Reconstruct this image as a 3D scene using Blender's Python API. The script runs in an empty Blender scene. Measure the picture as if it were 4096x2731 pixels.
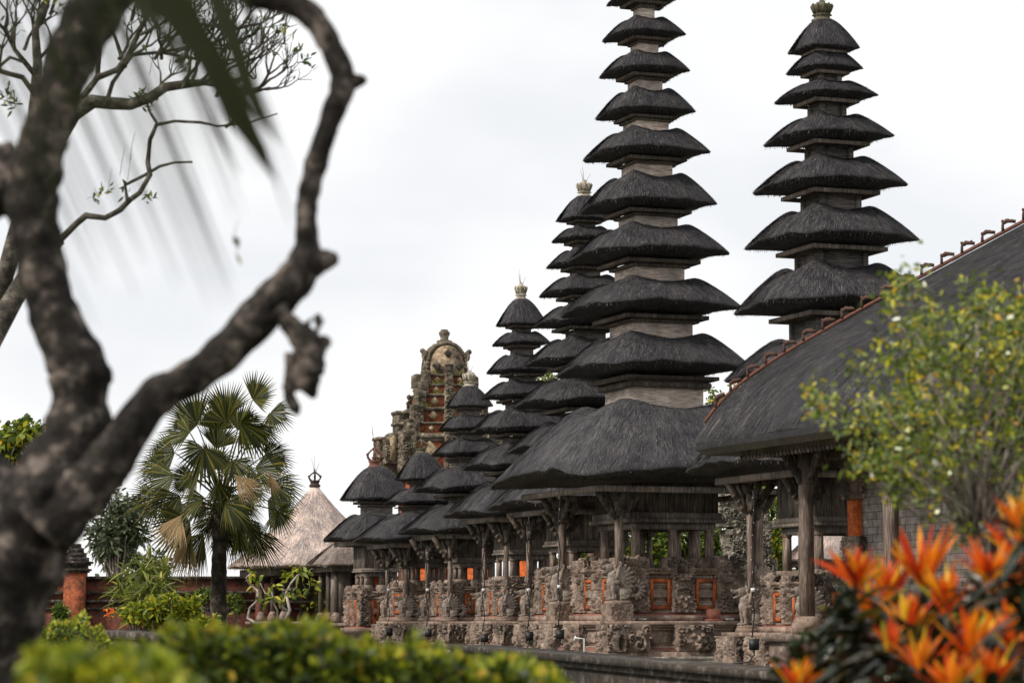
import bpy, math, random
import numpy as np
from mathutils import Vector
PI = math.pi
S = bpy.context.scene
COL = S.collection
# ------------------------------------------------------------------ camera
FPX, CX, CY, HZ = 10500.0, 2048.0, 1365.5, 2475.0      # focal length and frame of the 4096 px photograph, eye-level row
EYE = 1.0
TH = math.atan((HZ - CY) / FPX)
cam_d = bpy.data.cameras.new('camera')
cam = bpy.data.objects.new('camera', cam_d)
COL.objects.link(cam)
cam.location = (0, 0, EYE)
cam.rotation_euler = (PI / 2 + TH, 0, 0)
cam_d.sensor_width = 36
cam_d.lens = FPX / 4096 * 36
cam_d.clip_end = 3000
cam_d.clip_start = 0.1
cam_d.dof.use_dof = True
cam_d.dof.focus_distance = 60
cam_d.dof.aperture_fstop = 3.2
S.camera = cam
# ------------------------------------------------------------------ sky, sun, exposure
SUN_EL, SUN_AZ = math.radians(50), math.radians(-62)   # azimuth from +Y towards +X
w = bpy.data.worlds.new('World')
S.world = w
w.use_nodes = True
nt = w.node_tree
for n in list(nt.nodes): nt.nodes.remove(n)
out = nt.nodes.new('ShaderNodeOutputWorld')
sky = nt.nodes.new('ShaderNodeTexSky')
sky.sky_type = 'NISHITA'
sky.sun_disc = False
sky.sun_elevation = SUN_EL
sky.sun_rotation = SUN_AZ
bg1 = nt.nodes.new('ShaderNodeBackground')
bg1.inputs[1].default_value = 0.1
nt.links.new(sky.outputs[0], bg1.inputs[0])
tc = nt.nodes.new('ShaderNodeTexCoord')
mp = nt.nodes.new('ShaderNodeMapping')
mp.inputs['Scale'].default_value = (5.0, 5.0, 9.0)
mp.inputs['Location'].default_value = (0.75, 0.3, 0.15)
nt.links.new(tc.outputs['Generated'], mp.inputs[0])
ns = nt.nodes.new('ShaderNodeTexNoise')
ns.inputs['Scale'].default_value = 1.0
ns.inputs['Detail'].default_value = 4
ns.inputs['Roughness'].default_value = 0.45
nt.links.new(mp.outputs[0], ns.inputs[0])
rp = nt.nodes.new('ShaderNodeValToRGB')
rp.color_ramp.elements[0].position = 0.36
rp.color_ramp.elements[0].color = (0.83, 0.845, 0.87, 1)
rp.color_ramp.elements[1].position = 0.53
rp.color_ramp.elements[1].color = (1.0, 1.0, 1.0, 1)
nt.links.new(ns.outputs[0], rp.inputs[0])
bg2 = nt.nodes.new('ShaderNodeBackground')
bg2.inputs[1].default_value = 1.1
nt.links.new(rp.outputs[0], bg2.inputs[0])
mx = nt.nodes.new('ShaderNodeMixShader')
mx.inputs[0].default_value = 0.95
nt.links.new(bg1.outputs[0], mx.inputs[1])
nt.links.new(bg2.outputs[0], mx.inputs[2])
nt.links.new(mx.outputs[0], out.inputs[0])
sd = bpy.data.lights.new('sun', 'SUN')
sd.energy = 3.4
sd.angle = math.radians(9)
sd.color = (1.0, 0.93, 0.84)
so = bpy.data.objects.new('sun', sd)
COL.objects.link(so)
sv = Vector((-0.64, -0.4, 0.6)).normalized()
sky.sun_elevation = math.asin(sv.z)
so.rotation_euler = sv.to_track_quat('Z', 'Y').to_euler()
sky.sun_rotation = math.atan2(sv.x, sv.y)
S.view_settings.view_transform = 'Standard'
S.view_settings.look = 'None'
S.view_settings.exposure = 0
S.view_settings.gamma = 1
# ------------------------------------------------------------------ photograph <-> place
def Hof(py, Y): return Y * math.tan(math.atan((CY - py) / FPX) + TH)
def P(px, py, Y):
    H = Hof(py, Y)
    zc = Y * math.cos(TH) + H * math.sin(TH)
    return np.array([(px - CX) / FPX * zc, Y, EYE + H])
AL = math.radians(20.4)
DR = np.array([math.cos(AL), math.sin(AL), 0.0])       # towards the right of the court
DL = np.array([-math.sin(AL), math.cos(AL), 0.0])      # away along the row of shrines
# ------------------------------------------------------------------ mesh builder
def nrm(v):
    v = np.asarray(v, float)
    return v / (np.linalg.norm(v) + 1e-12)
class MB:
    def __init__(s): s.v = []; s.n = 0; s.f3 = []; s.f4 = []
    def add(s, V, F4=None, F3=None):
        V = np.asarray(V, float).reshape(-1, 3)
        if F4 is not None and len(F4): s.f4.append(np.asarray(F4, int).reshape(-1, 4) + s.n)
        if F3 is not None and len(F3): s.f3.append(np.asarray(F3, int).reshape(-1, 3) + s.n)
        s.v.append(V); s.n += len(V)
        return s
    def frustum(s, c, a, b, h, a2=None, b2=None, rot=0.0, off=(0, 0)):
        """box standing on c (base centre) with base a x b, top a2 x b2"""
        a2 = a if a2 is None else a2; b2 = b if b2 is None else b2
        V = []
        for (sx, sy) in ((-1, -1), (1, -1), (1, 1), (-1, 1)): V.append((sx * a / 2, sy * b / 2, 0))
        for (sx, sy) in ((-1, -1), (1, -1), (1, 1), (-1, 1)): V.append((sx * a2 / 2 + off[0], sy * b2 / 2 + off[1], h))
        V = np.array(V)
        if rot:
            cr, sr = math.cos(rot), math.sin(rot)
            V = np.stack([V[:, 0] * cr - V[:, 1] * sr, V[:, 0] * sr + V[:, 1] * cr, V[:, 2]], 1)
        return s.add(V + np.array(c), [[3, 2, 1, 0], [4, 5, 6, 7], [0, 1, 5, 4], [1, 2, 6, 5], [2, 3, 7, 6], [3, 0, 4, 7]])
    def box(s, x0, x1, y0, y1, z0, z1):
        return s.frustum(((x0 + x1) / 2, (y0 + y1) / 2, z0), x1 - x0, y1 - y0, z1 - z0)
    def beam(s, p, q, a, b, up=(0, 0, 1)):
        p = np.array(p, float); q = np.array(q, float); d = nrm(q - p)
        u = np.cross(d, up)
        if np.linalg.norm(u) < 1e-3: u = np.cross(d, (0, 1, 0))
        u = nrm(u); t = np.cross(u, d)
        V = [e + u * sx * a / 2 + t * sy * b / 2 for e in (p, q) for (sx, sy) in ((-1, -1), (1, -1), (1, 1), (-1, 1))]
        return s.add(V, [[3, 2, 1, 0], [4, 5, 6, 7], [0, 1, 5, 4], [1, 2, 6, 5], [2, 3, 7, 6], [3, 0, 4, 7]])
    def tube(s, pts, rad, n=8, cap=True, wob=0.0, rng=None, flat=1.0):
        pts = np.asarray(pts, float); m = len(pts)
        rad = np.broadcast_to(np.asarray(rad, float), (m,))
        T = np.gradient(pts, axis=0)
        T /= (np.linalg.norm(T, axis=1, keepdims=True) + 1e-12)
        ref = np.array([0, 1.0, 0]) if abs(T[0][1]) < 0.9 else np.array([1.0, 0, 0])
        V = []; A = np.arange(n) * 2 * PI / n
        for i in range(m):
            u = nrm(np.cross(T[i], ref)); ref2 = np.cross(u, T[i])
            r = rad[i] * (1 + (rng.uniform(-wob, wob, n) if rng is not None and wob else 0))
            V.append(pts[i] + (np.outer(np.cos(A) * r, u) + np.outer(np.sin(A) * r * flat, ref2)))
            ref = ref2
        V = np.concatenate(V)
        F = [[i * n + j, i * n + (j + 1) % n, (i + 1) * n + (j + 1) % n, (i + 1) * n + j] for i in range(m - 1) for j in range(n)]
        F3 = []
        if cap:
            V = np.concatenate([V, pts[:1], pts[-1:]]); a, b = m * n, m * n + 1
            F3 = [[a, (j + 1) % n, j] for j in range(n)] + [[b, (m - 1) * n + j, (m - 1) * n + (j + 1) % n] for j in range(n)]
        return s.add(V, F, F3)
    def ell(s, c, r, R=None, nu=12, nv=8):
        c = np.array(c, float); r = np.broadcast_to(np.asarray(r, float), (3,))
        th = np.linspace(0, PI, nv + 1)[1:-1]; ph = np.arange(nu) * 2 * PI / nu
        V = [(math.sin(t) * math.cos(p), math.sin(t) * math.sin(p), math.cos(t)) for t in th for p in ph] + [(0, 0, 1), (0, 0, -1)]
        V = np.array(V) * r
        if R is not None: V = V @ np.asarray(R).T
        m = len(th)
        F = [[i * nu + j, (i + 1) * nu + j, (i + 1) * nu + (j + 1) % nu, i * nu + (j + 1) % nu] for i in range(m - 1) for j in range(nu)]
        a, b = m * nu, m * nu + 1
        F3 = [[a, j, (j + 1) % nu] for j in range(nu)] + [[b, (m - 1) * nu + (j + 1) % nu, (m - 1) * nu + j] for j in range(nu)]
        return s.add(V + c, F, F3)
    def lathe(s, c, prof, n=16, sq=None):
        c = np.array(c, float); A = np.arange(n) * 2 * PI / n + PI / 4
        k = np.ones(n)
        if sq: k = 1 / (abs(np.cos(A)) ** sq + abs(np.sin(A)) ** sq) ** (1 / sq)
        V = np.concatenate([np.stack([np.cos(A) * r * k, np.sin(A) * r * k, np.full(n, z)], 1) for r, z in prof])
        m = len(prof)
        F = [[i * n + j, i * n + (j + 1) % n, (i + 1) * n + (j + 1) % n, (i + 1) * n + j] for i in range(m - 1) for j in range(n)]
        V = np.concatenate([V, [[0, 0, prof[0][1]], [0, 0, prof[-1][1]]]]); a, b = m * n, m * n + 1
        F3 = [[a, (j + 1) % n, j] for j in range(n)] + [[b, (m - 1) * n + j, (m - 1) * n + (j + 1) % n] for j in range(n)]
        return s.add(V + c, F, F3)
    def grid(s, G, wrap=False):
        a, b = G.shape[:2]
        idx = np.arange(a * b).reshape(a, b)
        if wrap: idx = np.concatenate([idx, idx[:, :1]], 1)
        F = np.stack([idx[:-1, :-1], idx[:-1, 1:], idx[1:, 1:], idx[1:, :-1]], -1).reshape(-1, 4)
        return s.add(G.reshape(-1, 3), F)
    def hf(s, H, o, u, v, n, back=0.06):
        """relief H (rows = v, cols = u, metres of height) on a rectangle o + u*a + v*b, with a skirt"""
        o, u, v, n = [np.array(t, float) for t in (o, u, v, n)]
        H = H.copy()
        H = np.pad(H, 1, mode='edge')
        r, c = H.shape
        a = np.clip((np.arange(c) - 1) / (c - 3), 0, 1); b = np.clip((np.arange(r) - 1) / (r - 3), 0, 1)
        H[0, :] = -back; H[-1, :] = -back; H[:, 0] = -back; H[:, -1] = -back
        G = o + a[None, :, None] * u + b[:, None, None] * v + H[..., None] * n
        return s.grid(G)
    def build(s, name, mat, parent=None, loc=(0, 0, 0), rot=(0, 0, 0), smooth=False):
        V = np.concatenate(s.v) if s.v else np.zeros((0, 3))
        f4 = np.concatenate(s.f4) if s.f4 else np.zeros((0, 4), int)
        f3 = np.concatenate(s.f3) if s.f3 else np.zeros((0, 3), int)
        me = bpy.data.meshes.new(name)
        me.vertices.add(len(V)); me.vertices.foreach_set('co', V.astype(np.float32).ravel())
        nl = len(f4) * 4 + len(f3) * 3
        me.loops.add(nl); me.loops.foreach_set('vertex_index', np.concatenate([f4.ravel(), f3.ravel()]).astype(np.int32))
        npoly = len(f4) + len(f3)
        me.polygons.add(npoly)
        st = np.concatenate([np.arange(len(f4)) * 4, len(f4) * 4 + np.arange(len(f3)) * 3]).astype(np.int32)
        me.polygons.foreach_set('loop_start', st)
        if smooth: me.polygons.foreach_set('use_smooth', np.ones(npoly, bool))
        me.update(calc_edges=True)
        me.validate()
        if mat: me.materials.append(mat)
        ob = bpy.data.objects.new(name, me); COL.objects.link(ob)
        ob.location = loc; ob.rotation_euler = rot
        if parent is not None: ob.parent = parent
        return ob
def tag(o, label=None, cat=None, group=None, kind=None):
    if label: o['label'] = label
    if cat: o['category'] = cat
    if group: o['group'] = group
    if kind: o['kind'] = kind
    return o
def thing(name, label, cat, loc=(0, 0, 0), rz=0.0, group=None):
    o = bpy.data.objects.new(name, None); COL.objects.link(o)
    o.empty_display_size = 0.2; o.location = loc; o.rotation_euler = (0, 0, rz)
    return tag(o, label, cat, group)
def copy_tree(o, parent=None):
    kids = list(o.children)
    c = o.copy(); COL.objects.link(c); c.parent = parent
    for k in kids: copy_tree(k, c)
    return c
# ------------------------------------------------------------------ materials
def mat(name, build, rough=0.9, spec=0.2):
    m = bpy.data.materials.new(name); m.use_nodes = True
    t = m.node_tree; b = t.nodes['Principled BSDF']
    b.inputs['Roughness'].default_value = rough
    b.inputs['Specular IOR Level'].default_value = spec
    build(m, t, b)
    return m
def N(t, k, **kw):
    n = t.nodes.new('ShaderNode' + k)
    for a, v in kw.items(): setattr(n, a, v)
    return n
def noise(t, scale, detail=3, rough=0.6, stretch=None, coord='Object', dist=0.0):
    c = N(t, 'TexCoord'); mpn = N(t, 'Mapping')
    if stretch: mpn.inputs['Scale'].default_value = stretch
    t.links.new(c.outputs[coord], mpn.inputs[0])
    n = N(t, 'TexNoise'); n.inputs['Scale'].default_value = scale
    n.inputs['Detail'].default_value = detail; n.inputs['Roughness'].default_value = rough
    n.inputs['Distortion'].default_value = dist
    t.links.new(mpn.outputs[0], n.inputs[0])
    return n.outputs[0]
def ramp(t, src, stops, interp='LINEAR'):
    r = N(t, 'ValToRGB'); cr = r.color_ramp; cr.interpolation = interp
    while len(cr.elements) > 1: cr.elements.remove(cr.elements[-1])
    cr.elements[0].position = stops[0][0]; cr.elements[0].color = (*stops[0][1], 1)
    for p, c in stops[1:]:
        e = cr.elements.new(p); e.color = (*c, 1)
    t.links.new(src, r.inputs[0])
    return r.outputs[0]
def mixc(t, a, b, f, mode='MIX'):
    m = N(t, 'Mix', data_type='RGBA', blend_type=mode)
    for i, s_ in ((6, a), (7, b), (0, f)):
        if isinstance(s_, (int, float)): m.inputs[i].default_value = s_
        elif isinstance(s_, tuple): m.inputs[i].default_value = (*s_, 1)
        else: t.links.new(s_, m.inputs[i])
    return m.outputs[2]
def bump(t, b, h, st=0.3, dist=0.02):
    n = N(t, 'Bump'); n.inputs['Strength'].default_value = st; n.inputs['Distance'].default_value = dist
    t.links.new(h, n.inputs['Height']); t.links.new(n.outputs[0], b.inputs['Normal'])
def island(t): return N(t, 'NewGeometry').outputs['Random Per Island']
def m_thatch(name, dark, mid, light, hi):
    def f(m, t, b):
        c = ramp(t, island(t), [(0, dark), (0.5, mid), (0.85, light), (1.0, hi)])
        c2 = ramp(t, noise(t, 2.2, 4), [(0.3, (0.6, 0.6, 0.65)), (0.5, (1.0, 1.0, 1.0)), (0.7, (1.3, 1.24, 1.2))])
        c3 = ramp(t, noise(t, 22, 2), [(0.3, (0.7, 0.7, 0.7)), (0.7, (1.3, 1.3, 1.3))])
        c = mixc(t, mixc(t, c, c2, 1.0, 'MULTIPLY'), c3, 1.0, 'MULTIPLY')
        t.links.new(c, b.inputs['Base Color'])
        bump(t, b, noise(t, 30, 3), 0.6, 0.03)
    return mat(name, f, 0.75, 0.25)
M = {}
M['thatch'] = m_thatch('black_palm_thatch', (0.02, 0.0192, 0.021), (0.046, 0.0438, 0.047), (0.092, 0.088, 0.092), (0.2, 0.19, 0.185))
M['straw'] = m_thatch('pale_straw_thatch', (0.33, 0.25, 0.215), (0.55, 0.445, 0.395), (0.68, 0.58, 0.52), (0.8, 0.72, 0.66))
M['straw_old'] = m_thatch('brown_straw_thatch', (0.14, 0.105, 0.09), (0.28, 0.225, 0.19), (0.42, 0.35, 0.3), (0.58, 0.51, 0.46))
def m_wood(name, a, b_, c_, vert=True, rough=0.8):
    def f(m, t, b):
        st = (9, 9, 0.7) if vert else (0.9, 0.9, 9)
        n1 = noise(t, 4, 5, 0.7, st)
        n2 = noise(t, 1.3, 3)
        c = ramp(t, n1, [(0.3, a), (0.5, b_), (0.68, c_)])
        c = mixc(t, c, ramp(t, n2, [(0.35, (0.55, 0.55, 0.55)), (0.65, (1.3, 1.25, 1.2))]), 1.0, 'MULTIPLY')
        r = ramp(t, island(t), [(0, (0.75, 0.75, 0.78)), (1, (1.2, 1.15, 1.1))])
        c = mixc(t, c, r, 1.0, 'MULTIPLY')
        t.links.new(c, b.inputs['Base Color']); bump(t, b, n1, 0.5, 0.02)
    return mat(name, f, rough, 0.2)
M['wood'] = m_wood('weathered_grey_wood', (0.06, 0.053, 0.048), (0.18, 0.157, 0.14), (0.38, 0.345, 0.31))
M['wood_h'] = m_wood('weathered_grey_boards', (0.05, 0.047, 0.044), (0.13, 0.122, 0.112), (0.27, 0.255, 0.24), vert=False)
M['wood_dark'] = m_wood('dark_old_wood', (0.032, 0.027, 0.023), (0.1, 0.086, 0.074), (0.22, 0.19, 0.165))
M['post'] = m_wood('bleached_post_wood', (0.05, 0.038, 0.032), (0.19, 0.15, 0.128), (0.46, 0.39, 0.34))
M['paint'] = m_wood('peeling_painted_boards', (0.22, 0.15, 0.115), (0.56, 0.49, 0.43), (0.78, 0.74, 0.69), vert=False)
def m_stone(name, a, b_, c_, moss=0.35, mossc=(0.045, 0.045, 0.035), sc=3.0):
    def f(m, t, b):
        n1 = noise(t, sc, 6, 0.65); n2 = noise(t, sc * 7, 3, 0.7); n3 = noise(t, sc * 0.6, 5, 0.7)
        c = ramp(t, n1, [(0.3, a), (0.52, b_), (0.7, c_)])
        c = mixc(t, c, ramp(t, n2, [(0.3, (0.62, 0.62, 0.62)), (0.65, (1.25, 1.22, 1.2))]), 1.0, 'MULTIPLY')
        fac = ramp(t, n3, [(0.5, (0, 0, 0)), (0.64, (moss, moss, moss))])
        c = mixc(t, c, mossc, fac)
        t.links.new(c, b.inputs['Base Color']); bump(t, b, n2, 0.45, 0.02)
    return mat(name, f, 0.92, 0.15)
M['stone'] = m_stone('brown_carved_sandstone', (0.105, 0.08, 0.065), (0.24, 0.185, 0.15), (0.42, 0.34, 0.28), 0.85, (0.04, 0.036, 0.03))
M['stone_lion'] = m_stone('pale_carved_lion_stone', (0.15, 0.122, 0.102), (0.29, 0.24, 0.205), (0.45, 0.385, 0.33), 0.6)
M['stone_l'] = m_stone('warm_sandstone', (0.14, 0.1, 0.078), (0.27, 0.2, 0.16), (0.42, 0.33, 0.27), 0.7, (0.06, 0.045, 0.035))
M['stone_g'] = m_stone('grey_mossy_stone', (0.09, 0.08, 0.062), (0.22, 0.2, 0.165), (0.5, 0.46, 0.38), 0.75, (0.03, 0.034, 0.022))
M['stone_gate'] = m_stone('dark_weathered_gate_stone', (0.06, 0.047, 0.036), (0.15, 0.125, 0.095), (0.4, 0.35, 0.26), 0.75, (0.035, 0.036, 0.022), 4)
M['stone_d'] = m_stone('dark_lichen_stone', (0.028, 0.023, 0.02), (0.06, 0.05, 0.043), (0.24, 0.21, 0.18), 0.6, (0.03, 0.032, 0.018), 6)
M['cream'] = m_stone('cream_weathered_plaster', (0.16, 0.07, 0.035), (0.34, 0.27, 0.17), (0.52, 0.45, 0.33), 0.8, (0.06, 0.045, 0.03), 7)
def m_brick(name, a, b_, mortar, sc=3.0, bw=0.5, rh=0.16, dirt=0.5):
    def f(m, t, b):
        c = N(t, 'TexCoord'); br = N(t, 'TexBrick')
        sep = N(t, 'SeparateXYZ'); cmb = N(t, 'CombineXYZ'); ad = N(t, 'Math', operation='ADD')
        t.links.new(c.outputs['Object'], sep.inputs[0])
        t.links.new(sep.outputs[0], ad.inputs[0]); t.links.new(sep.outputs[1], ad.inputs[1])
        t.links.new(ad.outputs[0], cmb.inputs[0]); t.links.new(sep.outputs[2], cmb.inputs[1])
        t.links.new(cmb.outputs[0], br.inputs[0])
        br.inputs['Color1'].default_value = (*a, 1); br.inputs['Color2'].default_value = (*b_, 1)
        br.inputs['Mortar'].default_value = (*mortar, 1); br.inputs['Scale'].default_value = sc
        br.inputs['Brick Width'].default_value = bw; br.inputs['Row Height'].default_value = rh
        br.inputs['Mortar Size'].default_value = 0.012; br.inputs['Bias'].default_value = 0.0
        n1 = noise(t, 1.6, 5, 0.7)
        col = mixc(t, br.outputs[0], ramp(t, noise(t, 9, 3), [(0.3, (0.6, 0.6, 0.6)), (0.7, (1.3, 1.3, 1.3))]), 1.0, 'MULTIPLY')
        col = mixc(t, col, (0.035, 0.028, 0.024), ramp(t, n1, [(0.46, (0, 0, 0)), (0.66, (dirt, dirt, dirt))]))
        t.links.new(col, b.inputs['Base Color']); bump(t, b, br.outputs[1], -0.5, 0.01)
    return mat(name, f, 0.9, 0.15)
M['brick_o'] = m_brick('orange_brick', (0.7, 0.17, 0.04), (0.55, 0.11, 0.025), (0.32, 0.08, 0.03), 4, 0.5, 0.12, 0.45)
M['brick_t'] = m_brick('stained_red_brick', (0.45, 0.12, 0.045), (0.27, 0.075, 0.035), (0.13, 0.07, 0.045), 5, 0.5, 0.12, 1.0)
M['brick_c'] = m_brick('cream_washed_brick', (0.5, 0.42, 0.28), (0.38, 0.26, 0.16), (0.16, 0.08, 0.05), 5, 0.5, 0.14, 0.95)
M['brick_r'] = m_brick('old_red_brick', (0.22, 0.07, 0.04), (0.14, 0.05, 0.035), (0.07, 0.045, 0.035), 4, 0.5, 0.14, 0.95)
M['brick_g'] = m_brick('grey_stone_blocks', (0.52, 0.46, 0.42), (0.32, 0.28, 0.26), (0.06, 0.05, 0.045), 2.6, 0.85, 0.33, 0.35)
def flat(name, c, rough=0.6, metal=0.0, spec=0.4):
    def f(m, t, b):
        n1 = noise(t, 12, 3)
        t.links.new(mixc(t, c, ramp(t, n1, [(0.3, (0.8, 0.8, 0.8)), (0.7, (1.12, 1.12, 1.12))]), 1.0, 'MULTIPLY'), b.inputs['Base Color'])
        b.inputs['Metallic'].default_value = metal
    return mat(name, f, rough, spec)
M['orange'] = m_stone('worn_orange_brick_frame', (0.2, 0.055, 0.025), (0.42, 0.11, 0.035), (0.56, 0.18, 0.07), 0.75, (0.14, 0.06, 0.035), 5)
M['redband'] = flat('red_brick_band', (0.27, 0.1, 0.07), 0.9)
M['black'] = flat('black_plastic', (0.012, 0.014, 0.016), 0.5)
M['white'] = flat('white_plastic', (0.7, 0.7, 0.68), 0.5)
M['steel'] = flat('silver_metal', (0.6, 0.6, 0.6), 0.35, 0.7)
M['terra'] = flat('terracotta', (0.15, 0.065, 0.045), 0.95)
M['iron'] = flat('dark_crown_clay', (0.05, 0.03, 0.025), 0.8)
M['crown_w'] = m_stone('pale_crown_stone', (0.2, 0.18, 0.14), (0.42, 0.38, 0.3), (0.6, 0.56, 0.48), 0.6, (0.05, 0.045, 0.03), 9)
M['crown_g'] = m_stone('mossy_crown_stone', (0.05, 0.045, 0.03), (0.12, 0.11, 0.07), (0.25, 0.24, 0.2), 0.6, (0.03, 0.03, 0.018), 7)
def m_leaf(name, stops, rough=0.45, tr=0.35, spec=0.45):
    def f(m, t, b):
        c = ramp(t, island(t), stops)
        t.links.new(c, b.inputs['Base Color'])
        tb = N(t, 'BsdfTranslucent'); mx_ = N(t, 'MixShader'); mx_.inputs[0].default_value = tr
        t.links.new(c, tb.inputs[0])
        o = [n for n in t.nodes if n.type == 'OUTPUT_MATERIAL'][0]
        t.links.new(b.outputs[0], mx_.inputs[1]); t.links.new(tb.outputs[0], mx_.inputs[2])
        t.links.new(mx_.outputs[0], o.inputs[0])
    return mat(name, f, rough, spec)
M['leaf_hedge'] = m_leaf('hedge_leaves', [(0, (0.01, 0.02, 0.005)), (0.4, (0.045, 0.075, 0.008)), (0.75, (0.13, 0.18, 0.014)), (0.95, (0.4, 0.44, 0.02)), (1, (0.5, 0.22, 0.02))])
M['leaf_bright'] = m_leaf('bright_young_leaves', [(0, (0.06, 0.1, 0.01)), (0.5, (0.2, 0.25, 0.015)), (0.9, (0.44, 0.43, 0.025)), (1, (0.55, 0.36, 0.04))])
M['leaf_mid'] = m_leaf('mid_green_leaves', [(0, (0.02, 0.045, 0.01)), (0.5, (0.06, 0.11, 0.015)), (0.8, (0.16, 0.21, 0.025)), (1, (0.42, 0.38, 0.04))])
M['leaf_dark'] = m_leaf('dark_green_leaves', [(0, (0.015, 0.03, 0.01)), (0.6, (0.04, 0.075, 0.018)), (0.9, (0.1, 0.14, 0.03)), (1, (0.3, 0.25, 0.04))])
M['leaf_shrub'] = m_leaf('shrub_leaves', [(0, (0.035, 0.06, 0.012)), (0.4, (0.1, 0.15, 0.02)), (0.75, (0.26, 0.32, 0.04)), (0.93, (0.6, 0.54, 0.02)), (1, (0.55, 0.25, 0.02))], 0.3, 0.35, 0.7)
M['leaf_grey'] = m_leaf('grey_green_leaves', [(0, (0.03, 0.05, 0.02)), (0.6, (0.09, 0.12, 0.05)), (1, (0.3, 0.32, 0.22))])
M['leaf_strap'] = m_leaf('strap_leaves', [(0, (0.09, 0.13, 0.02)), (0.6, (0.25, 0.28, 0.05)), (1, (0.5, 0.45, 0.12))])
M['palm'] = m_leaf('fan_palm_leaf', [(0, (0.016, 0.022, 0.005)), (0.5, (0.04, 0.047, 0.009)), (0.95, (0.13, 0.125, 0.02)), (1, (0.34, 0.22, 0.06))], 0.6, 0.25, 0.2)
M['palm_dry'] = m_leaf('dry_palm_leaf', [(0, (0.2, 0.12, 0.05)), (1, (0.42, 0.3, 0.14))], 0.6, 0.2)
M['frond'] = m_leaf('dark_frond_leaf', [(0, (0.012, 0.016, 0.007)), (0.8, (0.03, 0.036, 0.008)), (1, (0.07, 0.07, 0.01))], 0.5, 0.12)
M['cordy'] = m_leaf('orange_cordyline_leaf', [(0, (0.3, 0.015, 0.01)), (0.15, (0.72, 0.08, 0.01)), (0.38, (0.84, 0.21, 0.01)), (0.65, (0.87, 0.38, 0.012)), (0.9, (0.85, 0.58, 0.03)), (1, (0.35, 0.35, 0.04))], 0.35, 0.4)
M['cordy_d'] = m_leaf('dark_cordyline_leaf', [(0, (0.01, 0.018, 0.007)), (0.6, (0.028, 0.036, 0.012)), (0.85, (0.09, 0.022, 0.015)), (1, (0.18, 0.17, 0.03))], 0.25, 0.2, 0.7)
M['flower'] = m_leaf('orange_red_flowers', [(0, (0.8, 0.1, 0.02)), (1, (0.9, 0.3, 0.03))])
def m_bark(name, a, b_, c_, sc=6):
    def f(m, t, b):
        n1 = noise(t, sc, 5, 0.65); n2 = noise(t, sc * 5, 3)
        c = ramp(t, n1, [(0.36, a), (0.52, b_), (0.66, c_)])
        c = mixc(t, c, ramp(t, n2, [(0.3, (0.7, 0.7, 0.7)), (0.7, (1.2, 1.2, 1.2))]), 1.0, 'MULTIPLY')
        t.links.new(c, b.inputs['Base Color']); bump(t, b, n2, 0.5, 0.02)
    return mat(name, f, 0.9, 0.15)
M['bark'] = m_bark('mottled_frangipani_bark', (0.008, 0.007, 0.006), (0.032, 0.027, 0.023), (0.19, 0.157, 0.135), 10)
M['bark2'] = m_bark('grey_twig_bark', (0.03, 0.027, 0.022), (0.085, 0.075, 0.06), (0.2, 0.18, 0.15), 8)
M['bark_p'] = m_bark('palm_trunk_bark', (0.015, 0.012, 0.01), (0.04, 0.032, 0.025), (0.11, 0.09, 0.075), 4)
M['bark_l'] = m_bark('pale_smooth_bark', (0.16, 0.13, 0.11), (0.33, 0.28, 0.24), (0.5, 0.45, 0.4), 8)
M['ground'] = m_stone('court_ground', (0.04, 0.045, 0.02), (0.09, 0.085, 0.05), (0.16, 0.14, 0.1), 0.6, (0.03, 0.06, 0.015), 1.2)
# ------------------------------------------------------------------ ground
gx = np.concatenate([np.linspace(-1500, -60, 8), np.linspace(-50, 50, 60), np.linspace(60, 1500, 8)])
gy = np.concatenate([np.linspace(-60, -5, 4), np.linspace(0, 130, 100), np.linspace(150, 2500, 12)])
GX, GY = np.meshgrid(gx, gy)
def ground_z(y):
    s_ = np.clip((np.asarray(y, float) - 30) / 10, 0, 1); s_ = s_ * s_ * (3 - 2 * s_)
    return -0.65 + 0.5 * s_
GZ = ground_z(GY) + 0.02 * np.sin(GX * 1.3) * np.cos(GY * 0.9)
g = MB().grid(np.stack([GX, GY, GZ], -1)).build('ground', M['ground'], smooth=True)
tag(g, kind='structure')
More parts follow.
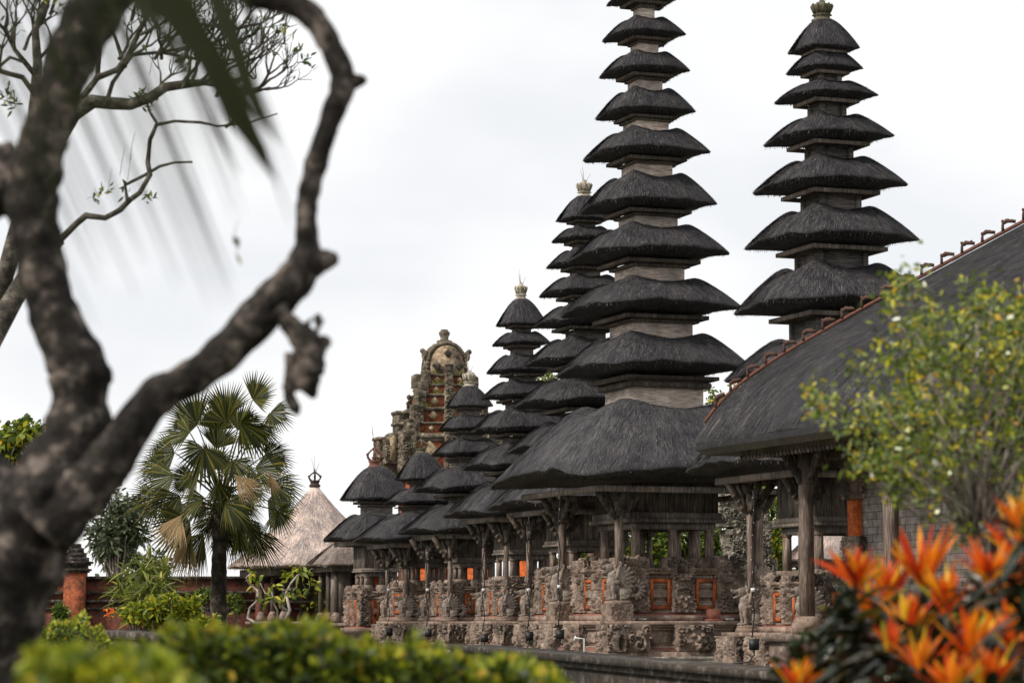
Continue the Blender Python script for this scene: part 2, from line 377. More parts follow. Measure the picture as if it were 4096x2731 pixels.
# ------------------------------------------------------------------ thatched roof surface
def roof_surface(w, r0, H, hump, p, rng, dome=False, sqn=14):
    R = w / 2; n = 96
    A = (np.arange(n) + 0.5) * 2 * PI / n
    rho = 1 / (abs(np.cos(A)) ** sqn + abs(np.sin(A)) ** sqn) ** (1 / sqn)
    cn = np.clip((rho - 1) / 0.34, 0, 1)
    ph = rng.uniform(0, 2 * PI, 6)
    wob = sum(np.sin(A * k + ph[i]) for i, k in enumerate((3, 5, 8, 13, 17, 23))) / 3.5
    def at(s_, zoff=0.0):
        """radius and height on the top surface for 0 <= s <= 1 (arrays broadcast over the angle)"""
        s0 = 0.26
        if dome: pr = 1 - np.clip(s_, 0, 1) ** p
        else:
            x = np.clip((s_ - s0) / (1 - s0), 0, 1)
            pr = np.where(s_ < s0, 1 - 0.22 * (1 - s_ / s0) ** 2, 1 - x ** p)
        hb = hump * np.exp(-((s_ - 0.3) / 0.26) ** 2)
        sh = np.clip(cn, 0, 1) ** 0.8
        f = np.where(dome, 1.0, 1 - hb * 0.7 + hb * 1.6 * sh)
        k = 1.0 if not dome else 0
        rr = 1 + (rho - 1) * (0.62 + 0.38 * np.clip(s_, 0, 1) ** 1.5) if not dome else 1 + (rho - 1) * np.clip(s_, 0, 1) ** 0.7
        rad = (r0 + (R - r0) * s_) * rr * (1 + 0.012 * wob)
        z = H * pr * f + (0.034 if not dome else 0.012) * w * (1 - cn ** 1.3) * np.clip(s_, 0, 1) ** 3 + 0.008 * w * wob * s_
        return rad, z
    return A, at, R
def thatch(w, r0, H, rng, hump=0.17, p=1.35, dome=False, dens=1.0, name='thatch_roof', m=None, parent=None, loc=(0, 0, 0), lip=1.0, long=1.0):
    w = w / 0.955
    A, at, R = roof_surface(w, r0, H, hump, p, rng, dome)
    rows = []
    for s_ in list(np.linspace(0, 1, 22)):
        rad, z = at(s_)
        rows.append(np.stack([np.cos(A) * rad, np.sin(A) * rad, z], 1))
    re, ze = at(1.0)
    for k, dz in ((0.985, -0.022), (0.93, -0.022), (0.8, -0.03), (0.62, -0.05 * lip), (0.3, -0.06 * lip)):
        rows.append(np.stack([np.cos(A) * re * k, np.sin(A) * re * k, ze * max(0, (k - 0.6) / 0.4) + dz * min(R, 1.6)], 1))
    G = np.array(rows)
    b = MB().grid(G, wrap=True)
    # straw strands
    per = 8 * R
    ns_ = int(dens * min(15000, 1500 + 1300 * per))
    ii = rng.integers(0, len(A), ns_); s0 = rng.uniform(0.02, 1.0, ns_) ** 0.75
    L = rng.uniform(0.07, 0.2, ns_) * long / max(R - r0, 0.2)
    # a fringe along the eave
    nf = int(dens * per * 45)
    ii = np.concatenate([ii, rng.integers(0, len(A), nf)]); s0 = np.concatenate([s0, rng.uniform(0.9, 0.99, nf)])
    L = np.concatenate([L, rng.uniform(0.05, 0.14, nf) / max(R - r0, 0.2)])
    s1 = s0 + L; m_ = len(ii); fr = rng.uniform(0, 1, m_)
    SG = np.linspace(0, 1, 60)
    RT = np.array([at(x)[0] for x in SG]); ZT = np.array([at(x)[1] for x in SG])
    def look(T, s_, i, f):
        x = np.clip(s_, 0, 1) * 59; a0 = np.clip(x.astype(int), 0, 58); fx = x - a0
        i2 = (i + 1) % len(A)
        v0 = T[a0, i] * (1 - fx) + T[a0 + 1, i] * fx
        v1 = T[a0, i2] * (1 - fx) + T[a0 + 1, i2] * fx
        return v0 * (1 - f) + v1 * f
    def pos(s_, i, f):
        da = 2 * PI / len(A); ang = A[i] + f * da
        r_ = look(RT, s_, i, f); z_ = look(ZT, s_, i, f)
        ov = np.minimum(np.clip(s_ - 1, 0, 1) * (R - r0) * 0.55, 0.016 + 0.026 * f)
        r_ = r_ + ov * 0.35; z_ = z_ - ov * 0.95
        return np.stack([np.cos(ang) * r_, np.sin(ang) * r_, z_], 1)
    p0 = pos(s0, ii, fr); p1 = pos(s1, ii, np.clip(fr + rng.normal(0, 0.35, m_), -0.5, 1.5))
    p1[:, 2] += rng.uniform(0.0, 0.03, m_); p0[:, 2] -= 0.004
    rad_ = p0 * [1, 1, 0]; rad_ /= np.linalg.norm(rad_, axis=1, keepdims=True)
    p1 += rad_ * rng.uniform(0.0, 0.03, (m_, 1))
    tg = np.cross(rad_, (0, 0, 1)); wd = rng.uniform(0.003, 0.009, (m_, 1)) * (0.7 + 0.3 * long)
    V = np.stack([p0 - tg * wd, p0 + tg * wd, p1], 1).reshape(-1, 3)
    b.add(V, None, np.arange(m_ * 3).reshape(-1, 3))
    # cut straw ends hanging from the underside
    nu = int(per * 130 * dens); iu = rng.integers(0, len(A), nu); ku = rng.uniform(0.66, 0.99, nu)
    q0 = np.stack([np.cos(A[iu]) * re[iu] * ku, np.sin(A[iu]) * re[iu] * ku, ze[iu] * np.clip((ku - 0.6) / 0.4, 0, 1) - 0.02 * min(R, 1.6)], 1)
    q1 = q0 + np.stack([rng.normal(0, 0.02, nu), rng.normal(0, 0.02, nu), -rng.uniform(0.02, 0.075, nu) * min(1, R)], 1)
    tu = np.stack([-np.sin(A[iu]), np.cos(A[iu]), 0 * ku], 1) * rng.uniform(0.006, 0.014, (nu, 1))
    b.add(np.stack([q0 - tu, q0 + tu, q1], 1).reshape(-1, 3), None, np.arange(nu * 3).reshape(-1, 3))
    return b.build(name, m or M['thatch'], parent, loc)
# ------------------------------------------------------------------ carved relief
def field(w, h, res=0.017):
    nx, ny = max(6, int(w / res)), max(6, int(h / res))
    X, Y = np.meshgrid(np.linspace(-w / 2, w / 2, nx), np.linspace(0, h, ny))
    return X, Y, np.zeros((ny, nx))
def st_dome(F, X, Y, c, r, a, ry=None):
    d = ((X - c[0]) / r) ** 2 + ((Y - c[1]) / (ry or r)) ** 2
    return np.maximum(F, np.where(d < 1, a * np.sqrt(np.clip(1 - d, 0, 1)), 0))
def st_spiral(F, X, Y, c, r, a, hand=1, ph=0.0):
    dx, dy = X - c[0], Y - c[1]; d = np.hypot(dx, dy); g_ = np.arctan2(dy, dx) * hand
    v = np.clip(0.5 + 0.8 * np.cos(g_ + ph - 2 * PI * d / (r * 0.7)), 0, 1)
    return np.maximum(F, np.where(d < r, a * (0.1 + 0.9 * v) * (1 - (d / r) ** 6), 0))
def st_flower(F, X, Y, c, r, a, n=7):
    dx, dy = X - c[0], Y - c[1]; d = np.hypot(dx, dy); g_ = np.arctan2(dy, dx)
    v = np.where(d < r * (0.75 + 0.25 * np.cos(n * g_)), a * (0.55 + 0.45 * np.cos(2 * PI * d / r)), 0)
    return np.maximum(F, v)
def foliage(F, X, Y, rng, r0=0.05, r1=0.11, a=0.07, k=1.0, base=0.015):
    w, h = X.max() - X.min(), Y.max()
    F = np.maximum(F, base)
    for i in range(int(k * w * h / (r0 + r1) ** 2 * 3.4)):
        c = (rng.uniform(X.min(), X.max()), rng.uniform(0, h)); r = rng.uniform(r0, r1); t_ = rng.random()
        if t_ < 0.6: F = st_spiral(F, X, Y, c, r, a * rng.uniform(0.6, 1.1), rng.choice([-1, 1]), rng.uniform(0, 6))
        elif t_ < 0.8: F = st_flower(F, X, Y, c, r * 0.8, a * 0.9, rng.integers(5, 8))
        else: F = st_dome(F, X, Y, c, r * 0.4, a)
    return F
def demon(F, X, Y, cy, s_, a):
    """round-eyed guardian mask with tongue"""
    w = s_
    F = st_dome(F, X, Y, (0, cy), 0.55 * w, a * 0.6, 0.42 * w)
    for sx in (-1, 1):
        F = st_dome(F, X, Y, (sx * 0.2 * w, cy + 0.1 * w), 0.12 * w, a * 1.25)
        F = st_spiral(F, X, Y, (sx * 0.42 * w, cy + 0.3 * w), 0.13 * w, a, sx)
        F = st_dome(F, X, Y, (sx * 0.3 * w, cy - 0.16 * w), 0.15 * w, a * 0.9, 0.1 * w)
        F = st_spiral(F, X, Y, (sx * 0.22 * w, cy + 0.36 * w), 0.11 * w, a, -sx)
        F = st_dome(F, X, Y, (sx * 0.1 * w, cy - 0.25 * w), 0.05 * w, a * 1.2, 0.07 * w)
    F = st_dome(F, X, Y, (0, cy - 0.02 * w), 0.1 * w, a * 1.6, 0.15 * w)
    F = st_dome(F, X, Y, (0, cy - 0.34 * w), 0.09 * w, a * 1.6, 0.14 * w)
    return st_flower(F, X, Y, (0, cy + 0.42 * w), 0.13 * w, a * 1.1)
def figure(F, X, Y, cy, s_, a, cx=0.0):
    """small praying winged figure"""
    F = st_dome(F, X, Y, (cx, cy + 0.3 * s_), 0.11 * s_, a * 1.5, 0.13 * s_)
    F = st_dome(F, X, Y, (cx, cy + 0.43 * s_), 0.13 * s_, a * 1.3, 0.07 * s_)
    F = st_dome(F, X, Y, (cx, cy), 0.18 * s_, a * 1.15, 0.2 * s_)
    for sx in (-1, 1):
        F = st_dome(F, X, Y, (cx + sx * 0.22 * s_, cy + 0.02 * s_), 0.08 * s_, a * 1.1, 0.17 * s_)
        F = st_dome(F, X, Y, (cx + sx * 0.12 * s_, cy - 0.13 * s_), 0.16 * s_, a * 1.3, 0.06 * s_)
        for k in range(4):
            F = st_dome(F, X, Y, (cx + sx * (0.33 + 0.05 * k) * s_, cy + (0.0 + 0.11 * k) * s_), 0.08 * s_, a * 0.8, 0.05 * s_)
    return F
def relief(kind, w, h, seed, a=0.07):
    rng = np.random.default_rng(seed)
    X, Y, F = field(w, h)
    a = a * 1.75
    a = a if min(w, h) > 0.3 else a * 0.6
    big_ = min(w, h) > 0.45
    F = foliage(F, X, Y, rng, 0.075 if big_ else 0.05, 0.15 if big_ else 0.09, a, 1.0)
    if kind in ('demon', 'figure', 'naga'):
        m_ = min(w, h if kind != 'figure' else 0.5 * h)
        cys = {'demon': (0.5,), 'figure': (0.68, 0.25), 'naga': (0.62,)}[kind]
        for c_ in cys:
            dd_ = (X / (0.46 * m_)) ** 2 + ((Y - h * c_) / (0.46 * m_)) ** 2
            F = np.where(dd_ < 1, F * 0.3, F)
    if kind == 'demon': F = demon(F, X, Y, h * 0.5, min(w, h) * 0.95, a * 1.2)
    if kind == 'figure':
        F = figure(F, X, Y, h * 0.68, min(w, 0.5 * h) * 0.95, a * 1.1)
        F = demon(F, X, Y, h * 0.25, min(w, 0.5 * h) * 0.85, a)
    if kind == 'naga':
        F = figure(F, X, Y, h * 0.62, min(w, h) * 0.6, a * 1.1, -0.12 * w)
        F = st_spiral(F, X, Y, (0.25 * w, 0.2 * h), 0.22 * w, a * 1.1)
    if kind == 'elephant':
        F = st_dome(F, X, Y, (-0.22 * w, 0.45 * h), 0.2 * w, a * 1.2, 0.55 * h)
        F = np.where(((X + 0.2 * w) / (0.07 * w)) ** 2 + ((Y - 0.33 * h) / (0.3 * h)) ** 2 < 1, -0.02, F)
        F = st_spiral(F, X, Y, (0.2 * w, 0.28 * h), 0.22 * w, a * 1.4)
        F = st_spiral(F, X, Y, (0.02 * w, 0.5 * h), 0.13 * w, a * 1.4, -1)
    return F
XU, YU, ZU = np.array([1., 0, 0]), np.array([0, 1., 0]), np.array([0, 0, 1.])
def carved_block(b, x0, x1, y0, y1, z0, z1, kf, kl, seed, a=0.07, core=0.0):
    """solid block whose camera-side faces (-y and -x) carry relief"""
    b.box(x0 + 0.012, x1 - 0.012, y0 + 0.012, y1 - 0.012, z0, z1 - 0.01)
    F = relief(kf, x1 - x0, z1 - z0, seed, a * 0.85)
    b.hf(F, (x0, y0, z0), XU * (x1 - x0), ZU * (z1 - z0), -YU, 0.03)
    F = relief(kl, y1 - y0, z1 - z0, seed + 7, a * 0.6)
    b.hf(F[:, ::-1], (x0, y1, z0), -YU * (y1 - y0), ZU * (z1 - z0), -XU, 0.03)
def ring(b, a, z0, z1, cx=0, cy=0, fl=0.0):
    b.frustum((cx, cy, z0), a, a, z1 - z0, a + fl, a + fl)
def ring_frame(b, a, t, z0, z1, cx=0, cy=0):
    """square frame of four beams mitred by butting"""
    h = a / 2
    b.box(cx - h, cx + h, cy - h, cy - h + t, z0, z1); b.box(cx - h, cx + h, cy + h - t, cy + h, z0, z1)
    b.box(cx - h, cx - h + t, cy - h + t, cy + h - t, z0, z1); b.box(cx + h - t, cx + h, cy - h + t, cy + h - t, z0, z1)
def crown(par, z, r, h, m, style=0, x=0, y=0):
    """crown-shaped finial: carved drum, ring of arched ribs and a tip"""
    b = MB()
    b.lathe((x, y, z), [(r * 0.95, -0.03), (r, 0.0), (r * 1.05, h * 0.06), (r * 0.8, h * 0.1), (r * 0.75, h * 0.22), (r * 1.0, h * 0.27), (r * 0.7, h * 0.33)], 14)
    if style == 0:
        for k in range(6):
            a = k * PI / 3 + 0.3
            t_ = np.linspace(0, 1, 9)
            rr = r * (0.6 + 0.75 * np.sin(t_ * PI) ** 0.8 * (1 - 0.3 * t_)) * (1 - t_ ** 3 * 0.9)
            zz = h * (0.3 + 0.5 * t_)
            pts = np.stack([x + np.cos(a) * rr, y + np.sin(a) * rr, z + zz], 1)
            b.tube(pts, r * 0.13, 5)
            b.ell(pts[4] + np.array([np.cos(a), np.sin(a), 0]) * r * 0.12, r * 0.17, nu=6, nv=4)
        b.lathe((x, y, z), [(r * 0.2, h * 0.3), (r * 0.12, h * 0.55), (r * 0.25, h * 0.78), (r * 0.1, h * 0.86), (r * 0.14, h * 0.92), (0.004, h)], 8)
    else:
        b.lathe((x, y, z), [(r * 0.7, h * 0.33), (r * 0.75, h * 0.42), (r * 0.95, h * 0.62), (r * 0.98, h * 0.72), (r * 0.6, h * 0.78), (r * 0.35, h * 0.82), (r * 0.3, h * 0.9), (r * 0.12, h)], 14)
        for k in range(10):
            a = k * PI / 5
            pts = [(x + math.cos(a) * r * q, y + math.sin(a) * r * q, z + h * zz) for q, zz in ((0.74, 0.36), (0.9, 0.5), (1.04, 0.66), (0.9, 0.76))]
            b.tube(pts, r * 0.12, 5)
    for k in range(3):
        a = k * 2.3 + x * 3; b.tube([(x + r * 0.2 * math.cos(a), y, z + h * 0.8), (x + r * 0.6 * math.cos(a), y, z + h * (1.15 + 0.12 * k)), (x + r * 1.0 * math.cos(a), y + 0.02, z + h * (1.35 + 0.2 * k))], [0.008, 0.006, 0.003], 4)
    return b.build('crown_finial', m, par, smooth=False)
# ------------------------------------------------------------------ winged lion (one body mesh, wings and tail as parts)
def rotm(ax, a):
    c, s_ = math.cos(a), math.sin(a)
    return np.array({'x': [[1, 0, 0], [0, c, -s_], [0, s_, c]], 'y': [[c, 0, s_], [0, 1, 0], [-s_, 0, c]], 'z': [[c, -s_, 0], [s_, c, 0], [0, 0, 1]]}[ax])
def lion_body():
    b = MB()
    b.ell((0.16, 0, 0.24), (0.2, 0.17, 0.19)); b.ell((0.0, 0, 0.36), (0.2, 0.15, 0.2), rotm('y', 0.6))
    b.ell((-0.12, 0, 0.45), (0.15, 0.14, 0.19)); b.ell((-0.15, 0, 0.6), (0.11, 0.11, 0.16)); b.ell((-0.2, 0, 0.78), (0.14, 0.115, 0.12))
    b.ell((-0.35, 0, 0.8), (0.11, 0.08, 0.055)); b.ell((-0.44, 0, 0.83), (0.04, 0.05, 0.04)); b.ell((-0.33, 0, 0.68), (0.1, 0.06, 0.03), rotm('y', -0.3))
    b.ell((-0.05, 0, 0.7), (0.09, 0.12, 0.16)); b.ell((-0.12, 0, 0.86), (0.08, 0.08, 0.05))
    for s_ in (-1, 1):
        b.ell((-0.2, s_ * 0.06, 0.82), 0.035); b.ell((-0.07, s_ * 0.1, 0.84), (0.03, 0.02, 0.06))
        b.tube([(-0.13, s_ * 0.09, 0.42), (-0.15, s_ * 0.1, 0.25), (-0.13, s_ * 0.1, 0.1), (-0.14, s_ * 0.1, 0.04)], [0.07, 0.055, 0.045, 0.05], 8)
        b.ell((-0.19, s_ * 0.1, 0.03), (0.09, 0.055, 0.035)); b.ell((0.16, s_ * 0.13, 0.18), (0.15, 0.075, 0.16))
        b.tube([(0.24, s_ * 0.14, 0.12), (0.14, s_ * 0.15, 0.05), (0.02, s_ * 0.15, 0.035)], [0.07, 0.05, 0.045], 8)
        for k in range(5): b.ell((-0.13 + 0.035 * k, s_ * 0.11, 0.68 - 0.05 * k), 0.04, nu=8, nv=6)
    o = b.build('body', M['stone_lion'])
    md = o.modifiers.new('r', 'REMESH'); md.mode = 'VOXEL'; md.voxel_size = 0.018; md.use_smooth_shade = True
    dg = bpy.context.evaluated_depsgraph_get()
    me = bpy.data.meshes.new_from_object(o.evaluated_get(dg))
    o.modifiers.clear(); o.data = me
    if not me.materials: me.materials.append(M['stone_lion'])
    return o
def lion_wing():
    b = MB()
    for s_ in (-1, 1):
        for layer, (n, L, c0) in enumerate(((8, 0.44, 0.0), (6, 0.3, 0.02), (5, 0.18, 0.035))):
            for k in range(n):
                a = math.radians(-38 + (118 / (n - 1)) * k)
                ctr = np.array([-0.02, s_ * (0.15 + c0), 0.48]) + np.array([math.cos(a), 0, math.sin(a)]) * L * 0.55
                b.ell(ctr, (L * 0.5, 0.022, 0.052), rotm('y', -a), 10, 6)
        b.ell((-0.04, s_ * 0.17, 0.46), (0.08, 0.05, 0.08)); b.ell((-0.04, s_ * 0.2, 0.46), (0.04, 0.03, 0.04))
        b.tube([(-0.06, s_ * 0.17, 0.5), (-0.05, s_ * 0.18, 0.65), (-0.01, s_ * 0.18, 0.8), (0.05, s_ * 0.18, 0.9), (0.0, s_ * 0.18, 0.94)], [0.05, 0.05, 0.045, 0.035, 0.02], 8)
    return b.build('wing', M['stone_lion'], smooth=True)
def lion_tail():
    b = MB(); t_ = np.linspace(0, 1, 16)
    r_ = 0.15 * (1 - 0.62 * t_); a = -PI / 2 + t_ * 5.2
    pts = np.stack([0.5 + np.cos(a) * r_, 0 * t_, 0.27 + np.sin(a) * r_], 1)
    b.tube(np.concatenate([[(0.28, 0, 0.12)], pts]), np.concatenate([[0.05], 0.055 * (1 - 0.55 * t_)]), 8)
    for k in range(9):
        q = -1.5 + k * 0.45
        d = np.array([math.cos(q), 0, math.sin(q)])
        b.ell(np.array([0.5, 0, 0.27]) + d * 0.2, (0.075, 0.02, 0.032), rotm('y', -q), 8, 5)
    return b.build('tail', M['stone_lion'], smooth=True)
LB, LW, LT = lion_body(), lion_wing(), lion_tail()
_lp = MB()
_lp.frustum((0.03, 0, -0.16), 0.62, 0.44, 0.1, 0.56, 0.4); _lp.frustum((0.03, 0, -0.06), 0.56, 0.4, 0.07, 0.5, 0.36)
LP = _lp.build('plinth', M['stone_l'])
_lp = MB(); carved_block(_lp, -0.28, 0.32, -0.26, 0.26, -0.5, -0.1, 'foliage', 'foliage', 5, 0.03)
_lp.frustum((0.02, 0, -0.1), 0.6, 0.5, 0.1, 0.5, 0.4)
LPC = _lp.build('plinth', M['stone_l'])
LION_SRC = [LB, LW, LT, LP, LPC]
def lion(pos, sc, label, rz, carved=False, zoff=0.16):
    t = thing('winged_lion_statue', label, 'statue', (pos[0], pos[1], pos[2] + (0.5 if carved else 0.16) * sc), rz, 'winged stone lions under the shrine posts')
    t.scale = (sc, sc, sc)
    for src in (LB, LW, LT, LPC if carved else LP):
        c = src.copy(); COL.objects.link(c); c.parent = t
    return t
# ------------------------------------------------------------------ shrine
def solve_tip(px, py, axis, Yc):
    """full width of a square roof (turned by AL) whose left corner shows at px, py"""
    wd = 2.0
    for _ in range(30):
        Yl = Yc + 0.5 * wd * (math.cos(AL) - math.sin(AL))
        q = P(px, py, Yl); c = P(np.interp(py, axis[0], axis[1]), py, Yc)
        X = c[0]
        wd = (X - q[0]) / (0.5 * (math.cos(AL) + math.sin(AL)))
    return wd, q[2]
def local_off(sh, py):
    """offset of the leaning tower's axis at a photograph row, in shrine coordinates"""
    c = P(np.interp(py, sh['axis'][0], sh['axis'][1]), py, sh['Y'])
    d = np.array([c[0] - sh['X'], 0, 0])
    return d @ DR, d @ DL
SH = {}
def make_shrine(key, label, Y, axis, tiers, base_tip, base_top, lev, cr, seed, boxmat='wood_h', gap=0.66, ratio=None):
    rng = np.random.default_rng(seed)
    sh = dict(Y=Y, axis=axis); c0 = P(np.interp(2300, *axis), 2300, Y); sh['X'] = c0[0]
    z0 = lev['zg']
    root = thing('pagoda_shrine', label, 'shrine', (c0[0], Y, 0), AL, 'row of thatched pagoda shrines')
    sh['root'] = root; SH[key] = sh
    rows = []
    for t_ in tiers:
        wd, z = solve_tip(t_[0], t_[1], axis, Y)
        rows.append(dict(w=wd, z=z, py=t_[1], top=(P(0, t_[2], Y)[2] if t_[2] else None), bw=t_[3] if len(t_) > 3 else None))
    wd, z = solve_tip(base_tip[0], base_tip[1], axis, Y)
    rows.append(dict(w=wd, z=z, py=base_tip[1], top=P(0, base_top, Y)[2], bw=None))
    n = len(rows)
    for i, r in enumerate(rows):
        last = i == n - 1
        ox, oy = local_off(sh, r['py'])
        if r['top'] is None: r['top'] = r['z'] + gap * (rows[i - 1]['z'] - r['z'])
        H = r['top'] - r['z']
        first = i == 0
        bw = (P(2048 + rows[i - 1]['bw'], 1000, Y)[0] * 0.985 / 1.286) if (not first and rows[i - 1]['bw']) else (r['w'] * 0.33)
        if last and not rows[i - 1]['bw']: bw = r['w'] * 0.3
        r['nb'] = bw
        if first and cr:
            ob = thatch(r['w'], 0.1 * r['w'], H, rng, 0, 1.7, dome=True, parent=root, loc=(ox, oy, r['z']))
        elif last: ob = thatch(r['w'], bw / 2 * 0.98, H, rng, 0.08, 1.45, parent=root, loc=(ox, oy, r['z']), lip=0.55, long=1.3)
        else: ob = thatch(r['w'], bw / 2 * 0.98, H * 0.9, rng, 0.13, 1.75, parent=root, loc=(ox, oy, r['z']))
        # beams under the eave
        b = MB(); R = r['w'] / 2
        if last: zb = -0.075 * R; ring_frame(b, r['w'] * 0.8, 0.09, zb - 0.1, zb + 0.03)
        else:
            zb = -0.13 * R
            ring_frame(b, r['w'] * 0.64, 0.06 + 0.02 * R, zb - 0.025 * R - 0.01, zb + 0.04)
        b.build('eave_beam', M['wood'] if key == 'B' or last else M['wood_dark'], ob)
    for i in range(1, n):
        a, r = rows[i - 1], rows[i]
        ox, oy = local_off(sh, (a['py'] + r['py']) / 2)
        zt = a['z'] - 0.13 * a['w'] / 2 - 0.02; zb = r['z'] + (r['top'] - r['z']) * 0.35; bw = r['nb']
        b = MB(); b.frustum((0, 0, zb), bw, bw, zt - zb)
        hh = zt - r['top']
        if key == 'B':
            for sx in (-1, 1):
                for sy in (-1, 1): b.box(sx * bw / 2 - 0.05, sx * bw / 2 + 0.05, sy * bw / 2 - 0.05, sy * bw / 2 + 0.05, zb, zt + 0.01)
            nb = 0
        ob = b.build('tier_box', M[boxmat], root, (ox, oy, 0))
        b = MB()
        if key != 'B':
            ring_frame(b, bw * 1.14 + 0.03, bw * 0.12 + 0.03, zt - 0.3 * hh, zt - 0.1 * hh)
            ring_frame(b, bw * 1.3 + 0.04, bw * 0.12, zt - 0.02 * hh, zt + 0.12 * hh)
        else: ring_frame(b, bw * 1.12, bw * 0.08, zt - 0.03, zt + 0.05)
        b.build('frame_ring', M['wood_dark'], ob)
    if cr:
        r = rows[0]; ox, oy = local_off(sh, cr[1])
        ztop = P(0, cr[1], Y)[2]; rr = cr[2] / FPX * Y / 2
        crown(root, r['top'] - 0.05, rr, ztop - r['top'] + 0.05, M[cr[3]], cr[4], ox, oy)
    # ---------------- timber cabin on legs
    rb = rows[-1]; zc, zm, ze = lev['zc'], lev['zm'], rb['z'] + 0.02
    wb = lev['wb']; ox, oy = local_off(sh, 2100)
    b = MB(); hw = wb / 2 * 0.9; nb = max(4, int(wb / 0.3)); mh = lev.get('mh', 0.2)
    b.box(-hw, hw, -hw, hw, zm + 0.02, ze)
    for k in range(nb):
        x0 = -hw + 2 * hw * k / nb
        b.box(x0 + 0.008, x0 + 2 * hw / nb - 0.008, -hw - 0.025 - 0.01 * rng.random(), -hw + 0.01, zm + 0.1, ze)
        b.box(-hw - 0.025 - 0.01 * rng.random(), -hw + 0.01, x0 + 0.008, x0 + 2 * hw / nb - 0.008, zm + 0.1, ze)
    for sx in (-1, 1):
        for sy in (-1, 1): b.box(sx * hw - 0.05, sx * hw + 0.05, sy * hw - 0.05, sy * hw + 0.05, zm + 0.05, ze)
    cab = b.build('cabin', M['wood_dark'] if key in ('A', 'S2', 'S3') else M['wood'], root, (ox, oy, 0))
    b = MB(); ring_frame(b, wb, 0.14, zm + mh * 0.45, zm + mh); ring_frame(b, wb * 1.05, 0.16, zm + mh * 0.12, zm + mh * 0.44)
    ring_frame(b, wb * 0.9, 0.12, zm - 0.12, zm + mh * 0.11)
    b.build('moulding', M['wood'], cab)
    lw = 0.055 * wb ** 0.5 * 2
    stone_foot = MB()
    for (ix, iy) in ((-1, -1), (0, -1), (1, -1), (-1, 0), (-1, 1), (0, 1), (1, 1), (1, 0)):
        if abs(ix) + abs(iy) == 1 and wb < 1.0: continue
        x, y = ix * wb * 0.4, iy * wb * 0.4
        b = MB(); b.frustum((x, y, zc + 0.12), lw, lw, zm - zc - 0.2, lw * 0.9, lw * 0.9)
        b.frustum((x, y, zm - 0.17), lw * 0.9, lw * 0.9, 0.07, lw * 1.25, lw * 1.25)
        b.build('leg', M['post'], root, (ox, oy, 0))
        stone_foot.frustum((x, y, zc), lw * 3.2, lw * 3.2, 0.14 + 0.05 * wb, lw * 2.2, lw * 2.2)
    # ---------------- carved pedestal
    zt = lev['zt']; wp = lev['wp']; h = wp / 2; hb = zc - zt
    b = MB()
    b.box(-h - 0.16, h + 0.16, -h - 0.16, h + 0.16, zt, zt + 0.1 * hb + 0.01)
    b.box(-h + 0.03, h - 0.03, -h + 0.03, h - 0.03, zt + 0.14 * hb, zc - 0.13 * hb)
    ring(b, wp - 0.02, zt + 0.14 * hb, zt + 0.2 * hb)
    b.frustum((0, 0, zc - 0.13 * hb), wp, wp, 0.05 * hb, wp + 0.1, wp + 0.1)
    b.box(-h - 0.07, h + 0.07, -h - 0.07, h + 0.07, zc - 0.08 * hb, zc)
    ped = b.build('pedestal', M['stone_l'], root)
    stone_foot.build('foot_stone', M['stone'], ped, (ox, oy, 0))
    bb = MB(); ring(bb, wp + 0.16, zt + 0.1 * hb, zt + 0.14 * hb, fl=-0.06); bb.build('brick_band', M['redband'], ped)
    bb = MB()   # patterned cornice and dentils
    for (u, o) in ((XU, (-h, -h - 0.075, zc - 0.075 * hb)), (YU, (-h - 0.075, -h, zc - 0.075 * hb))):
        for k in range(int(wp / 0.09)):
            q = np.array(o) + u * (k + 0.5) * 0.09
            bb.ell(q + ZU * 0.035 * hb, (0.034, 0.034, 0.03 * hb), None, 6, 4)
            q2 = q + u * 0 - ZU * 0.09 * hb
            bb.frustum(q2 + np.array([0.04 if u is YU else 0, 0.04 if u is XU else 0, -0.02 * hb]), 0.06, 0.06, 0.035 * hb, 0.03, 0.03)
    bb.build('carved_frieze', M['stone'], ped)
    zt1 = zt + 0.16 * hb; cw = min(0.6, wp * 0.215) * (1 if wp > 2.5 else 0.85)
    def carv(name, x0, x1, y0, y1, z_a, z_b, kf, kl, sd, a=0.07, m='stone'):
        q = MB(); carved_block(q, x0, x1, y0, y1, z_a, z_b, kf, kl, sd, a)
        if name == 'carved_corner':      # uneven carved crest
            r_ = np.random.default_rng(sd)
            for k in range(9): q.ell((r_.uniform(x0 + 0.03, x1 - 0.03), r_.uniform(y0 + 0.03, y1 - 0.03), z_b + r_.uniform(-0.04, 0.03)), r_.uniform(0.04, 0.09, 3), None, 7, 5)
        return q.build(name, M[m], ped)
    e = 0.05
    ztop = zc + 0.2 * (wp / 2.8)
    for q_ in (0.36, 0.62):      # block joints left open in the plain masonry
        b = MB(); b.box(-h + 0.015, h - 0.015, -h + 0.015, h - 0.015, zt + q_ * hb, zt + (q_ + 0.06) * hb); b.build('stone_course', M['stone'], ped)
    carv('carved_corner', -h - e, -h + cw, -h - e, -h + cw * 0.8, zt1, ztop, 'naga', 'figure', seed + 1)
    carv('carved_corner', h - cw, h + e, -h - e, -h + cw * 0.8, zt1, ztop, 'naga', 'foliage', seed + 2)
    carv('carved_corner', -h - e, -h + cw * 0.8, h - cw, h + e, zt1, ztop, 'foliage', 'naga', seed + 3)
    if wp > 1.5:
        cm = wp * 0.09
        carv('carved_figure_panel', -cm, cm, -h - e, -h + 0.2, zt1, ztop - 0.02, 'figure', 'foliage', seed + 4, 0.08)
        carv('carved_figure_panel', -h - e, -h + 0.2, -cm, cm, zt1, ztop - 0.02, 'foliage', 'figure', seed + 5, 0.08)
        xs = ((-h + cw + 0.03, -cm - 0.04), (cm + 0.04, h - cw - 0.03))
    else: xs = ((-h + cw + 0.03, h - cw - 0.03),)
